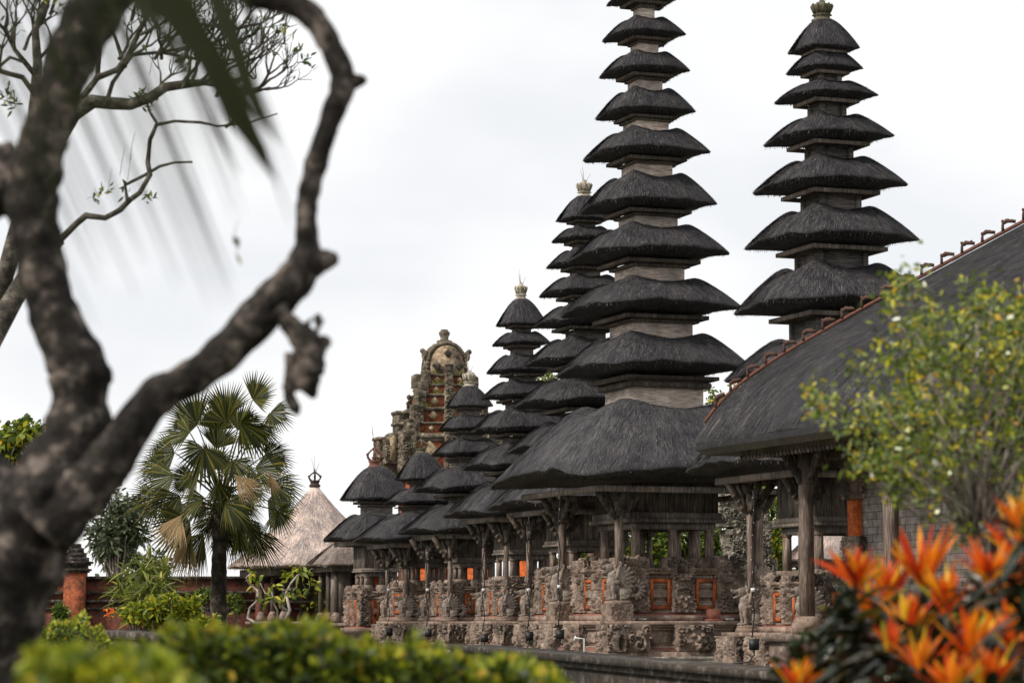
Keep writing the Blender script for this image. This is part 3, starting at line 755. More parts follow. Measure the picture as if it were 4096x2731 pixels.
    for (x0, x1) in xs:      # niche windows with orange frames, front and left faces
        for face in (0, 1):
            za, zb_ = zt + 0.22 * hb, zc - 0.2 * hb; fw = 0.085
            fr, inn = MB(), MB()
            mg = 0.0; xa, xb = x0 + mg, x1 - mg
            if xb - xa < 0.15: continue
            def bx(B, a0, a1, d0, d1, c0_, c1_):
                if face == 0: B.box(a0, a1, -h - d1, -h - d0, c0_, c1_)
                else: B.box(-h - d1, -h - d0, a0, a1, c0_, c1_)
            bx(fr, xa, xa + fw, -0.02, 0.035, za, zb_); bx(fr, xb - fw, xb, -0.02, 0.035, za, zb_)
            bx(fr, xa + fw, xb - fw, -0.02, 0.035, za, za + fw); bx(fr, xa + fw, xb - fw, -0.02, 0.035, zb_ - fw, zb_)
            f_ = fr.build('niche_frame', M['orange'], ped)
            bx(inn, xa + fw, xb - fw, -0.028, -0.012, za + fw, zb_ - fw)
            hh = zb_ - za - 2 * fw
            for q_, dd in ((0.0, 0.02), (0.1, 0.008), (0.86, 0.022), (0.76, 0.01)): bx(inn, xa + fw, xb - fw, -0.02, dd, za + fw + hh * q_, za + fw + hh * (q_ + 0.1))
            bx(inn, xa + fw, xb - fw, -0.02, 0.015, za + fw + hh * 0.33, za + fw + hh * 0.66)
            X_, Y_, F_ = field(xb - xa - 2 * fw, hh * 0.3, 0.02)
            F_ = st_flower(F_, X_, Y_, (0, hh * 0.15), hh * 0.15, 0.03); F_ = foliage(F_, X_, Y_, rng, 0.03, 0.05, 0.02)
            if face == 0: inn.hf(F_, (xa + fw, -h - 0.016, za + fw + hh * 0.345), XU * (xb - xa - 2 * fw), ZU * hh * 0.3, -YU, 0.01)
            else: inn.hf(F_, (-h - 0.016, xb - fw, za + fw + hh * 0.345), -YU * (xb - xa - 2 * fw), ZU * hh * 0.3, -XU, 0.01)
            inn.build('niche', M['stone'], f_)
    # ---------------- stone table under it
    if lev.get('wt'):
        wt = lev['wt']; H2 = wt / 2; th = 0.09
        b = MB()
        b.box(-H2, H2, -H2, H2, zt - th, zt)
        b.box(-H2 + 0.16, H2 - 0.16, -H2 + 0.16, H2 - 0.16, z0 + 0.1, zt - th)
        hb2 = zt - th - z0
        for q_, ins in ((0.12, 0.03), (0.24, 0.08), (0.84, 0.1), (0.93, 0.05)):
            b.box(-H2 + ins, H2 - ins, -H2 + ins, H2 - ins, z0 + hb2 * q_, z0 + hb2 * (q_ + 0.07))
        b.box(-H2 - 0.1, H2 + 0.1, -H2 - 0.1, H2 + 0.1, z0 - 0.12, z0 + 0.13 * hb2)
        tb = b.build('stone_table', M['stone_l'], root)
        bb = MB(); ring(bb, wt - 0.05, z0 + hb2 * 0.19, z0 + hb2 * 0.24, fl=-0.05); bb.build('brick_band', M['redband'], tb)
        za, zb_ = z0 + 0.14 * hb2, zt - 0.5 * th - 0.03
        ce = min(0.95, wt * 0.235); e = 0.07; al = ce * 0.45
        def carv2(x0, x1, y0, y1, kf, kl, sd, a=0.08, zz=zb_, z1=za):
            q = MB(); carved_block(q, x0, x1, y0, y1, z1, zz, kf, kl, sd, a); q.build('carved_block', M['stone'], tb)
        carv2(-H2 - e, -H2 + ce, -H2 - e, -H2 + al, 'elephant', 'figure', seed + 11, 0.09)
        carv2(-H2 - e, -H2 + al, H2 - ce, H2 + e, 'foliage', 'elephant', seed + 12, 0.09)
        carv2(H2 - ce, H2 + e, -H2 - e, -H2 + al, 'elephant', 'foliage', seed + 13, 0.09)
        cm = min(0.42, wt * 0.11)
        carv2(-cm, cm, -H2 - e, -H2 + 0.2, 'demon', 'foliage', seed + 14, 0.1)
        carv2(-H2 - e, -H2 + 0.2, -cm, cm, 'foliage', 'demon', seed + 15, 0.1)
        q = MB()
        for (x0, x1) in ((-H2 + ce + 0.1, -cm - 0.1), (cm + 0.1, H2 - ce - 0.1)):
            if x1 - x0 < 0.2: continue
            F = relief('foliage', x1 - x0, hb2 * 0.3, seed + 16, 0.05); q = MB()
            q.hf(F, (x0, -H2 + 0.14, z0 + hb2 * 0.42), XU * (x1 - x0), ZU * hb2 * 0.3, -YU)
            q.build('carved_frieze', M['stone'], tb); q = MB()
            q.hf(F, (-H2 + 0.14, x1, z0 + hb2 * 0.42), -YU * (x1 - x0), ZU * hb2 * 0.3, -XU); q.build('carved_frieze', M['stone'], tb)
    # ---------------- outer corner posts carried by lions
    if lev.get('wq'):
        q = lev['wq'] / 2; ls = lev['ls']; carved = key == 'A'
        names = {(-1, 1): 'left', (-1, -1): 'front', (1, -1): 'right', (1, 1): 'back'}
        zf = zt + (0.5 + 0.42 if carved else 0.16 + 0.42) * ls
        zbm = rb['z'] - 0.075 * rb['w'] / 2 - 0.1
        for (sx, sy), nm in names.items():
            pw = lev.get('pw', 0.105)
            x, y = sx * q, sy * q
            b = MB(); b.frustum((x + 0.08 * ls, y, zf), pw, pw, zbm - zf, pw * 0.92, pw * 0.92, off=(-0.02, 0))
            po = b.build('corner_post', M['post'], root)
            b = MB()
            hz = zbm
            b.frustum((x, y, hz - 0.18), pw * 1.0, pw * 1.0, 0.18, pw * 1.7, pw * 1.7)
            for d in ((-sx, 0), (0, -sy), (sx, 0), (0, sy)):
                e1 = np.array([x + d[0] * 0.55, y + d[1] * 0.55, hz + 0.02]); s1 = np.array([x, y, hz - 0.55])
                if d in ((sx, 0), (0, sy)): e1 = s1 + (e1 - s1) * 0.8 ; e1[2] = hz + 0.05
                m_ = (e1 + s1) / 2 - ZU * 0.05
                b.beam(s1, m_, 0.06, 0.12); b.beam(m_, e1, 0.06, 0.14)
                for t_ in (0.3, 0.5, 0.7): b.ell(s1 + (e1 - s1) * t_ - ZU * 0.1, (0.06, 0.06, 0.06), None, 6, 4)
            b.build('bracket', M['wood_dark'], po)
            if nm != 'back':
                wp_ = root.matrix_basis if False else None
                c_, s_ = math.cos(AL), math.sin(AL)
                pos = (c0[0] + x * c_ - y * s_, Y + x * s_ + y * c_, zt)
                lion(pos, ls * 1.12, 'winged stone lion holding up the %s post of the %s' % (nm, lev['short']), AL, carved)
    return sh
def ax(*pts): return ([p[0] for p in pts], [p[1] for p in pts])
make_shrine('A', 'tallest thatched tower shrine with pale painted boxes, top out of frame, centre right', 60.0,
    ax((-100, 2571), (60, 2575), (455, 2581), (1022, 2594), (1461, 2606), (1600, 2613), (2200, 2628)),
    [(2438, -110, -200, 70), (2426, 24, -40, 86), (2410, 169, 75, 112), (2398, 314, 214, 139), (2383, 480, 362, 182), (2334, 647, 524, 203), (2318, 853, 703, 235), (2276, 1049, 909, 277), (2241, 1266, 1123, 328), (2222, 1505, 1344, 387)],
    (1955, 1948), 1635, dict(zg=0.2, zt=0.96, wt=4.1, wp=2.87, zc=2.13, zm=3.12, mh=0.26, wb=2.25, wq=3.4, ls=0.8, pw=0.155, short='tallest shrine'), None, 10, 'paint')
make_shrine('B', 'grey timber tower shrine with nine black thatch roofs, rising behind the long pavilion', 51.7,
    ax((20, 3287), (450, 3306), (850, 3324), (1300, 3327), (2100, 3336)),
    [(3153, 217, 77, 90), (3146, 301, 212, 102), (3098, 416, 331, 126), (3053, 585, 466, 164), (3013, 778, 635, 210), (2978, 998, 835, 259), (2934, 1256, 1063, 305), (2899, 1526, 1347, 350)],
    (2743, 1890), 1590, dict(zg=-0.02, zt=0.74, wt=3.33, wp=2.0, zc=1.72, zm=2.77, mh=0.2, wb=1.72, wq=2.5, ls=0.74, pw=0.12, short='grey timber shrine'), (3287, -2, 84, 'crown_g', 1), 20, 'wood_h')
make_shrine('S5', 'nine-roofed black thatch shrine directly left of the tallest tower', 65.2, ax((730, 2337), (2200, 2349)),
    [(2225, 888, 782), (2208, 971, 0), (2186, 1074, 0), (2157, 1188, 0), (2130, 1310, 0), (2100, 1463, 0), (2057, 1630, 0), (2028, 1811, 0)],
    (1947, 2035), 1870, dict(zg=0.25, zt=0.95, wt=2.65, wp=1.9, zc=2.07, zm=2.76, mh=0.16, wb=1.63, wq=2.3, ls=0.66, short='nine-roofed shrine'), (2337, 718, 62, 'crown_w', 1), 30)
make_shrine('S4', 'seven-roofed black thatch shrine with pale crown, third shrine left of centre tower', 69.4, ax((1150, 2084), (2200, 2095)),
    [(1985, 1305, 1193), (1970, 1384, 0), (1947, 1494, 0), (1926, 1596, 0), (1883, 1731, 0), (1849, 1877, 0)],
    (1774, 2067), 1930, dict(zg=0.28, zt=0.95, wt=2.16, wp=1.55, zc=1.92, zm=2.66, mh=0.15, wb=1.25, wq=1.68, ls=0.64, short='seven-roofed shrine'), (2084, 1128, 50, 'crown_w', 1), 40)
make_shrine('S3', 'five-roofed black thatch shrine with white crown, its top in front of the stone gate tower', 73.3, ax((1500, 1876), (2200, 1882)),
    [(1784, 1630, 1541), (1754, 1723, 0), (1727, 1824, 0), (1653, 1966, 0)],
    (1592, 2133), 2020, dict(zg=0.3, zt=0.94, wt=2.3, wp=1.6, zc=1.9, zm=2.54, mh=0.15, wb=1.1, wq=1.95, ls=0.62, short='five-roofed shrine'), (1876, 1478, 50, 'crown_w', 1), 50)
make_shrine('S2', 'three-roofed black thatch shrine with grey crown, second from the left end', 77.2, ax((1760, 1684), (2250, 1695)),
    [(1582, 1920, 1808), (1537, 2015, 0)],
    (1409, 2168), 2060, dict(zg=0.3, zt=0.94, wt=2.2, wp=1.5, zc=1.93, zm=2.62, mh=0.15, wb=1.1, wq=1.75, ls=0.62, short='three-roofed shrine'), (1684, 1745, 48, 'crown_g', 0), 60)
make_shrine('S1', 'two-roofed black thatch shrine with terracotta crown at the left end of the row', 81.5, ax((1800, 1498), (2250, 1510)),
    [(1361, 2000, 1866)],
    (1294, 2162), 2060, dict(zg=0.3, zt=0.6, wt=None, wp=1.51, zc=1.85, zm=2.42, mh=0.13, wb=1.15, wq=None, short='two-roofed shrine'), (1498, 1770, 54, 'terra', 0), 70)
# source meshes used only for copies go away
for o_ in LION_SRC: bpy.data.objects.remove(o_)
def W2L(p, o, ang=AL):
    d = np.array(p, float) - np.array([o[0], o[1], 0]); c, s_ = math.cos(-ang), math.sin(-ang)
    return np.array([d[0] * c - d[1] * s_, d[0] * s_ + d[1] * c, d[2]])
# ------------------------------------------------------------------ low court terrace under the row
b = MB()
for (key, ex, zt_) in (('A', 2.6, 0.1), ('S5', 1.9, 0.12), ('S4', 1.7, 0.12), ('S3', 1.8, 0.12), ('S2', 1.8, 0.12), ('S1', 1.3, 0.12)):
    r = SH[key]['root'].location
    b2 = MB(); b2.frustum((0, 0, -0.25), 2 * ex + 0.2, 2 * ex + 0.2, 0.25 + zt_); b2.frustum((0, 0, zt_), 2 * ex, 2 * ex, 0.09)
    b2.build('stone_plinth', M['stone_g'], SH[key]['root'])
b2 = MB(); b2.frustum((0, 0, -0.3), 4.3, 4.3, 0.2); b2.build('stone_plinth', M['stone_g'], SH['B']['root'])
# ------------------------------------------------------------------ tall stone gate tower behind
YG = 96.0
gp = P(1775, 2300, YG); K = YG / FPX
gate = thing('gate_tower', 'tall carved brick and mossy stone gate tower with rounded top and urn, behind the shrines', 'gate', (gp[0], YG, 0), AL * 0.75)
def zg(py): return P(0, py, YG)[2]
grn = np.random.default_rng(77)
def gbox(B, cx, y0, y1, hw, dep=None, hw2=None, cy=0.0):
    """tier given in photograph rows y0 (top) to y1 (bottom) and half width in px"""
    s_ = 2 * K / 1.12
    d = (dep or hw) * s_
    B.frustum((cx * K, cy, zg(y1)), hw * s_, d, zg(y0) - zg(y1), (hw2 or hw) * s_, d * (hw2 or hw) / hw)
body, trim = MB(), MB()
LV = [(1745, 1905, 205), (1700, 1745, 180), (1640, 1700, 155), (1585, 1640, 136), (1545, 1585, 120), (1505, 1545, 104)]
for (a, c, hw) in LV: gbox(body, 0, a, c, hw, hw * 0.7)
gbox(body, 0, 1905, 2480, 185, 110)
body.build('brick_body', M['brick_t'], gate)
for (a, c, hw) in LV:
    hgt = c - a
    gbox(trim, 0, a - 2, a + hgt * 0.1, hw + 12, hw * 0.7 + 12); gbox(trim, 0, a + hgt * 0.1, a + hgt * 0.19, hw + 6, hw * 0.7 + 6)
    gbox(trim, 0, c - hgt * 0.1, c + 2, hw + 9, hw * 0.7 + 9)
trim.build('cornice', M['stone_gate'], gate)
sK = 2 * K / 1.12
for (a, c, hw) in LV:      # carved corner pieces and centre plaques
    z0_, z1_ = zg(c), zg(a); h = hw * sK / 2; dh = hw * 0.7 * sK / 2; bw = hw * 0.13 * sK
    for sx in (-1, 1):
        q = MB(); carved_block(q, sx * h - bw * (0.75 if sx > 0 else 0.4), sx * h + bw * (0.4 if sx > 0 else 0.75), -dh - 0.12, -dh + bw, z0_ - 0.02, z1_ + 0.1, 'foliage', 'foliage', int(hw) + sx, 0.07)
        q.build('corner_carving', M['stone_gate'], gate)
    q = MB(); carved_block(q, -bw * 0.6, bw * 0.6, -dh - 0.16, -dh + 0.1, z0_, z1_ + 0.08, 'demon', 'foliage', int(hw) + 5, 0.08)
    q.build('centre_carving', M['stone_gate'], gate)
    for sx in (-1, 1):      # cream diamonds on the brick between them
        q = MB(); x_ = sx * h * 0.5; zc_ = (z0_ + z1_) / 2; r_ = (z1_ - z0_) * 0.34
        q.add([(x_ - r_, -dh - 0.05, zc_), (x_, -dh - 0.05, zc_ - r_), (x_ + r_, -dh - 0.05, zc_), (x_, -dh - 0.05, zc_ + r_), (x_, -dh - 0.11, zc_),
               (x_ - r_, -dh + 0.02, zc_), (x_, -dh + 0.02, zc_ - r_), (x_ + r_, -dh + 0.02, zc_), (x_, -dh + 0.02, zc_ + r_)],
              [[0, 5, 6, 1], [1, 6, 7, 2], [2, 7, 8, 3], [3, 8, 5, 0]], [[0, 1, 4], [1, 2, 4], [2, 3, 4], [3, 0, 4]])
        q.build('diamond_plaque', M['cream'], gate)
# rounded head: thick arch slab with pale niche
zb, ztp = zg(1508), zg(1368); hwid = 86 * K; dep = 0.5 * hwid
A_ = np.linspace(0, PI, 29)
ox_ = -np.cos(A_) * hwid * (1 - 0.0 * A_); oz_ = zb + (ztp - zb) * np.sin(A_) ** 0.62
def slab(B, X_, Z_, y0, y1, cz):
    n = len(X_); V = [(x, y0, z) for x, z in zip(X_, Z_)] + [(x, y1, z) for x, z in zip(X_, Z_)] + [(0, y0, cz), (0, y1, cz)]
    F = [[i, i + n, i + 1 + n, i + 1] for i in range(n - 1)] + [[n - 1, 2 * n - 1, n, 0]]
    F3 = [[i, i + 1, 2 * n] for i in range(n - 1)] + [[n + i + 1, n + i, 2 * n + 1] for i in range(n - 1)] + [[n - 1, 0, 2 * n], [n, 2 * n - 1, 2 * n + 1]]
    B.add(V, F, F3)
q = MB(); slab(q, ox_, oz_, -dep, dep, zb + 0.3)
for i in range(0, 29):     # knobbly carved rim
    q.ell((ox_[i] * 0.93, -dep, zb + (oz_[i] - zb) * 0.94), (0.07, 0.07, 0.07), None, 7, 5)
    if i % 2: q.ell((ox_[i] * 0.99, -dep * 0.3, zb + (oz_[i] - zb) * 0.98), (0.07, 0.16, 0.07), None, 7, 5)
for sx in (-1, 1):
    q.ell((sx * hwid * 1.02, -dep * 0.6, zg(1425)), (0.12, 0.12, 0.2)); q.ell((sx * hwid * 1.12, -dep * 0.6, zg(1408)), (0.1, 0.08, 0.1))
head = q.build('rounded_head', M['stone_gate'], gate)
q = MB(); slab(q, ox_ * 0.8, zb + 0.08 + (oz_ - zb - 0.08) * 0.86, -dep - 0.09, -dep + 0.02, zb + 0.3)
nic = q.build('cream_niche', M['brick_c'], head)
q = MB()
for (x_, py) in ((0.02, 1418), (-0.42, 1468), (0.46, 1468)):
    r_ = 0.17; zc_ = zg(py); yy = -dep - 0.12
    q.add([(x_ - r_, yy, zc_), (x_, yy, zc_ - r_), (x_ + r_, yy, zc_), (x_, yy, zc_ + r_), (x_, yy - 0.06, zc_), (x_ - r_, yy + 0.06, zc_), (x_, yy + 0.06, zc_ - r_), (x_ + r_, yy + 0.06, zc_), (x_, yy + 0.06, zc_ + r_)],
          [[0, 5, 6, 1], [1, 6, 7, 2], [2, 7, 8, 3], [3, 8, 5, 0]], [[0, 1, 4], [1, 2, 4], [2, 3, 4], [3, 0, 4]])
    q.build('carved_rosette', M['stone_d'], head); q = MB()
q = MB(); ring_frame(q, 0.26, 0.06, zg(1500), zg(1470), 0.06, -dep - 0.05); q.ell((0.06, -dep - 0.14, zg(1466)), (0.17, 0.05, 0.06)); q.build('small_window', M['stone_d'], head)
q = MB(); r_ = 21 * K
q.lathe((0, 0, zg(1370)), [(r_ * 1.5, -0.05), (r_ * 1.5, 0.06), (r_ * 0.8, 0.1), (r_ * 0.75, 0.18), (r_ * 1.05, 0.3), (r_ * 1.1, 0.37), (r_ * 0.7, 0.43), (r_ * 0.75, 0.47), (0.02, 0.49)], 14)
q.build('urn_finial', M['stone_gate'], gate)
# side urn drums, wings with arched stones, ledges with small seated figures
for sx in (-1, 1):
    q = MB(); x_ = sx * 112 * K
    q.lathe((x_, -0.1, zg(1575)), [(0.16, 0), (0.2, 0.08), (0.15, 0.14), (0.22, 0.2), (0.25, 0.32), (0.24, 0.62), (0.15, 0.68), (0.06, 0.7)], 12); q.build('drum_ornament', M['stone_gate'], gate)
    for (px_, pt, pb, hw) in ((158, 1655, 1745, 40), (215, 1760, 1905, 60)):
        q = MB(); carved_block(q, sx * px_ * K - hw * K, sx * px_ * K + hw * K, -0.35, 0.5, zg(pb), zg(pt), 'foliage', 'foliage', px_ + sx, 0.045)
        for zz_ in (zg(pt), zg((pt + pb) / 2)): q.box(sx * px_ * K - hw * K - 0.08, sx * px_ * K + hw * K + 0.08, -0.46, 0.5, zz_ - 0.05, zz_ + 0.05)
        w_ = q.build('stepped_wing', M['stone_gate'], gate)
    q = MB(); x_ = sx * 222 * K
    carved_block(q, x_ - 0.3, x_ + 0.3, -0.55, 0.2, zg(1860), zg(1765), 'foliage', 'foliage', 9, 0.09)
    q.ell((x_, -0.2, zg(1765)), (0.3, 0.35, 0.27)); q.build('arched_stone', M['stone_gate'], gate)
    q = MB(); q.add([(x_ - 0.14, -0.68, zg(1850)), (x_ + 0.14, -0.68, zg(1850)), (x_ + 0.14, -0.68, zg(1765)), (x_, -0.68, zg(1750)), (x_ - 0.14, -0.68, zg(1765)), (x_ - 0.14, -0.5, zg(1850)), (x_ + 0.14, -0.5, zg(1850)), (x_ + 0.14, -0.5, zg(1765)), (x_, -0.5, zg(1750)), (x_ - 0.14, -0.5, zg(1765))],
        [[0, 5, 6, 1], [1, 6, 7, 2], [2, 7, 8, 3], [3, 8, 9, 4], [4, 9, 5, 0], [0, 1, 2, 4]], [[4, 2, 3]]); q.build('cream_panel', M['cream'], gate)
    for (xp, pt, sc) in ((118 + 27, 1600, 1.0), (182, 1705, 1.0)):      # seated guardians in profile
        q = MB(); x_ = sx * xp * K; z_ = zg(pt + 42)
        q.ell((x_, -0.25, z_ + 0.08), (0.16, 0.16, 0.12)); q.ell((x_ + sx * 0.02, -0.25, z_ + 0.24), (0.09, 0.11, 0.16)); q.ell((x_ + sx * 0.06, -0.25, z_ + 0.44), (0.09, 0.08, 0.1))
        q.tube([(x_ + sx * 0.04, -0.33, z_ + 0.32), (x_ + sx * 0.17, -0.36, z_ + 0.2), (x_ + sx * 0.1, -0.36, z_ + 0.08)], [0.05, 0.04, 0.04], 6)
        q.frustum((x_, -0.25, z_ - 0.35), 0.3, 0.3, 0.35, 0.34, 0.34)
        q.build('seated_figure', M['stone_gate'], gate, smooth=True)
q = MB()
for k in range(26):        # tufts of dry grass on ledges
    (a, c, hw) = LV[grn.integers(0, len(LV))]
    x_ = grn.uniform(-1, 1) * hw * sK / 2; y_ = -hw * 0.7 * sK / 2 - 0.1
    for j in range(12):
        d = np.array([grn.normal(0, 0.09), grn.normal(0, 0.05), grn.uniform(0.08, 0.22)]); o_ = np.array([x_ + grn.normal(0, 0.05), y_, zg(a) + 0.02])
        q.add([o_ - (0.008, 0, 0), o_ + (0.008, 0, 0), o_ + d], None, [[0, 1, 2]])
q.build('dry_grass_tuft', M['leaf_strap'], gate)
q = MB()    # orange door piers and pale lintel in the gate's lower storey
for (px_, hw, pt) in ((-95, 40, 1915), (95, 40, 1915)): q.box(px_ * K - hw * K, px_ * K + hw * K, -1.9, -1.3, 0, zg(pt))
q.build('orange_pier', M['brick_o'], gate)
# ------------------------------------------------------------------ old brick enclosure wall, with pillars
YW = 91.0
def wall_x(px, py=2400, Y=YW): return P(px, py, Y)[0]
ZT = P(0, 2304, YW)[2]
wl = thing('enclosure_wall', 'long old red brick wall with dark mossy coping behind the garden', 'wall', (wall_x(700), YW, 0))
x0_, x1_ = wall_x(-250) - wall_x(700), wall_x(1500) - wall_x(700)
q = MB(); q.box(x0_, x1_, -0.22, 0.22, -0.2, ZT - 0.9); q.box(x0_, x1_, -0.12, 0.12, ZT - 0.9, ZT - 0.1); q.build('brick_course', M['brick_r'], wl)
q = MB()
for (z_, hgt, d) in ((ZT - 0.1, 0.1, 0.3), (ZT - 0.62, 0.12, 0.26), (ZT - 0.9, 0.1, 0.36), (ZT - 1.15, 0.08, 0.3), (0.1, 0.25, 0.34)): q.box(x0_, x1_, -d, d, z_, z_ + hgt)
q.build('coping', M['stone_d'], wl)
for (px_, hw, pt, nm, bm) in ((308, 40, 2290, 'large orange brick pillar of the garden wall beside the shrub', 'brick_t'), (-60, 40, 2290, 'orange brick wall pillar hidden behind the dark trunk', 'brick_o'), (1060, 30, 2320, 'red brick wall pillar behind the straw pavilion', 'brick_r')):
    pil = thing('brick_pillar', nm, 'pillar', (wall_x(px_), YW - 0.35, 0))
    h_ = hw * YW / FPX; z1_ = P(0, pt, YW)[2]; q = MB(); q.box(-h_, h_, -0.4, 0.4, -0.2, z1_); q.build('shaft', M[bm], pil)
    q = MB(); z_ = z1_
    for (d, hg) in ((0.06, 0.06), (0.12, 0.08), (0.02, 0.1), (0.1, 0.07), (0.17, 0.08), (0.04, 0.14), (-0.04, 0.16), (-0.12, 0.16), (-0.2, 0.14)):
        q.frustum((0, 0, z_), 2 * (h_ + d), 0.8 + 2 * d, hg - 0.003); z_ += hg
    q.build('stepped_cap', M['stone_d'], pil)
# orange walls seen between the shrine legs
rr_ = [(1455, 1540, 2290, 84.5), (1655, 1760, 2262, 87), (1850, 1965, 2250, 88), (2062, 2132, 2222, 89)]
for i, (a, c, pt, Y) in enumerate(rr_):
    pa, pc = P(a, 2400, Y), P(c, 2400, Y)
    t_ = thing('brick_pier', ['small orange brick pier seen under the leftmost shrine', 'orange brick pier between the legs of the three-roofed shrine', 'wide orange brick pier seen under the five-roofed shrine', 'orange brick pier seen under the seven-roofed shrine'][i], 'pier', ((pa[0] + pc[0]) / 2, Y, 0))
    w_ = (pc[0] - pa[0]) / 2; z1_ = P(0, pt, Y)[2]
    q = MB(); q.box(-w_, w_, -0.2, 0.2, -0.2, z1_); q.build('brick_shaft', M['brick_o'], t_)
    q = MB(); q.box(-w_ - 0.08, w_ + 0.08, -0.28, 0.28, z1_, z1_ + 0.12); q.box(-w_ - 0.03, w_ + 0.03, -0.24, 0.24, z1_ + 0.12, z1_ + 0.25); q.build('cap', M['stone_g'], t_)
# ------------------------------------------------------------------ straw pavilions
def pavilion(label, apx, apy, eave_tip, Y, zf, posts, mat_, group=None, crown_top=None, rng=None, pedge=None, extra=None):
    wd = 2.0
    axis = ([0, 3000], [apx, apx])
    wd, z = solve_tip(eave_tip[0], eave_tip[1], axis, Y)
    X = P(apx, 2200, Y)[0]; zt = P(0, apy, Y)[2]
    t = thing('straw_pavilion', label, 'pavilion', (X, Y, 0), AL, group)
    rng = rng or np.random.default_rng(int(apx))
    rf = thatch(wd, 0.09 if crown_top else 0.1, zt - z, rng, 0, 0.9 if crown_top else 1.5, dome=True, m=M[mat_], parent=t, loc=(0, 0, z), lip=0.35, dens=1.6, long=1.2)
    q = MB(); ring_frame(q, wd * 0.86, 0.1, -0.04 * wd - 0.12, -0.02 * wd + 0.03)
    q.build('eave_beam', M['wood_dark'], rf)
    if crown_top: crown(t, zt - 0.05, 0.19, P(0, crown_top, Y)[2] - zt + 0.05, M['iron'], 0)
    ph = wd * posts
    for sx in (-1, 0, 1):
        for sy in (-1, 0, 1):
            if sx == 0 and sy == 0: continue
            q = MB(); q.frustum((sx * ph, sy * ph, zf), 0.14, 0.14, z - zf, 0.12, 0.12)
            po = q.build('post', M['wood_dark'], t)
            q = MB(); q.lathe((sx * ph, sy * ph, zf), [(0.2, 0), (0.2, 0.16), (0.14, 0.28), (0.09, 0.34)], 4); q.build('post_foot', M['stone_l'], po)
    q = MB(); hp = ph + 0.45
    q.box(-hp, hp, -hp, hp, zf - 0.1, zf); q.box(-hp + 0.12, hp - 0.12, -hp + 0.12, hp - 0.12, -0.2, zf - 0.1)
    q.build('platform', M['stone_l'], t)
    q = MB(); q.box(-ph * 0.9, ph * 0.9, -ph * 0.5, ph * 0.9, zf + 0.62, zf + 0.7); q.box(-ph * 0.5, ph * 0.5, ph * 0.45, ph * 0.55, zf + 0.7, z)
    q.build('bench', M['wood_dark'], t)
    return t, wd, z
pavilion('large pale straw pavilion with pointed roof and dark crown, behind the fan palm', 1257, 1938, (912, 2272), 88.0, 0.92, 0.3, 'straw', crown_top=1872)
t2, w2, z2 = pavilion('small brown straw pavilion at the left end of the shrine row', 1418, 2140, (1222, 2262), 84.5, 0.88, 0.34, 'straw_old')
q = MB(); q.box(-0.32 * w2, -0.1 * w2, -0.2 * w2, 0.1 * w2, 1.1, z2 + 0.1); q.build('timber_wall', M['wood'], t2)
# ------------------------------------------------------------------ carved stone shrine and far roofs behind the tallest shrine
YS = 78.0
sp = P(2985, 2300, YS)
cs = thing('stone_shrine', 'mossy grey carved stone throne shrine seen between the two tall towers', 'shrine', (sp[0], YS, 0), AL * 0.4)
kS = YS / FPX
def zs(py): return P(0, py, YS)[2]
for (x0, x1, ya, yb, kd, nm, sd) in ((-125, -50, 1945, 2110, 'foliage', 'carved_back', 3), (-50, 75, 2010, 2085, 'naga', 'carved_back', 4), (-60, 100, 2085, 2118, 'foliage', 'carved_cornice', 5), (-85, 85, 2118, 2190, 'demon', 'carved_drum', 6), (-75, 90, 2190, 2235, 'foliage', 'carved_drum', 7), (-110, 110, 2235, 2420, 'demon', 'carved_base', 8)):
    q = MB(); carved_block(q, x0 * kS, x1 * kS, -0.4 - 0.02 * sd, 0.4, zs(yb), zs(ya), kd, 'foliage', sd, 0.1); q.build(nm, M['stone_g'], cs)
q = MB(); q.ell((-90 * kS, -0.1, zs(1950)), (0.28, 0.3, 0.16)); q.box(-1.1, 1.1, -0.8, 0.8, -0.2, zs(2420)); q.build('plinth', M['stone_d'], cs)
for (px_, py_, Y, wtip, lb) in ((3330, 2100, 76.0, 3130, 'pale straw roof on posts glimpsed below the grey timber tower'), ):
    pavilion(lb, px_, py_, (wtip, 2240), Y, 0.7, 0.34, 'straw')
b0 = P(2560, 2150, 118)
hr = thing('tiled_house', 'distant house with a reddish tiled roof glimpsed through the leaves', 'house', (b0[0], 118, 0), AL)
q = MB(); q.box(-2.0, 2.0, -1.5, 1.5, -0.2, P(0, 2225, 118)[2]); q.build('wall', M['cream'], hr)
q = MB(); q.frustum((0, 0, P(0, 2225, 118)[2]), 4.6, 3.6, P(0, 2145, 118)[2] - P(0, 2225, 118)[2], 1.2, 0.2); q.build('roof', M['terra'], hr)
M['iron2'] = flat('weathered_dark_terracotta', (0.085, 0.045, 0.035), 0.95)
# ------------------------------------------------------------------ large pavilion at the right
u0 = P(2780, 1777, 45.4)
F0 = np.array([u0[0], u0[1], 0]); ze = u0[2]
big = thing('long_pavilion', 'long open pavilion with a huge black thatch roof edged by terracotta ridge tiles, right side', 'pavilion', tuple(F0), AL)
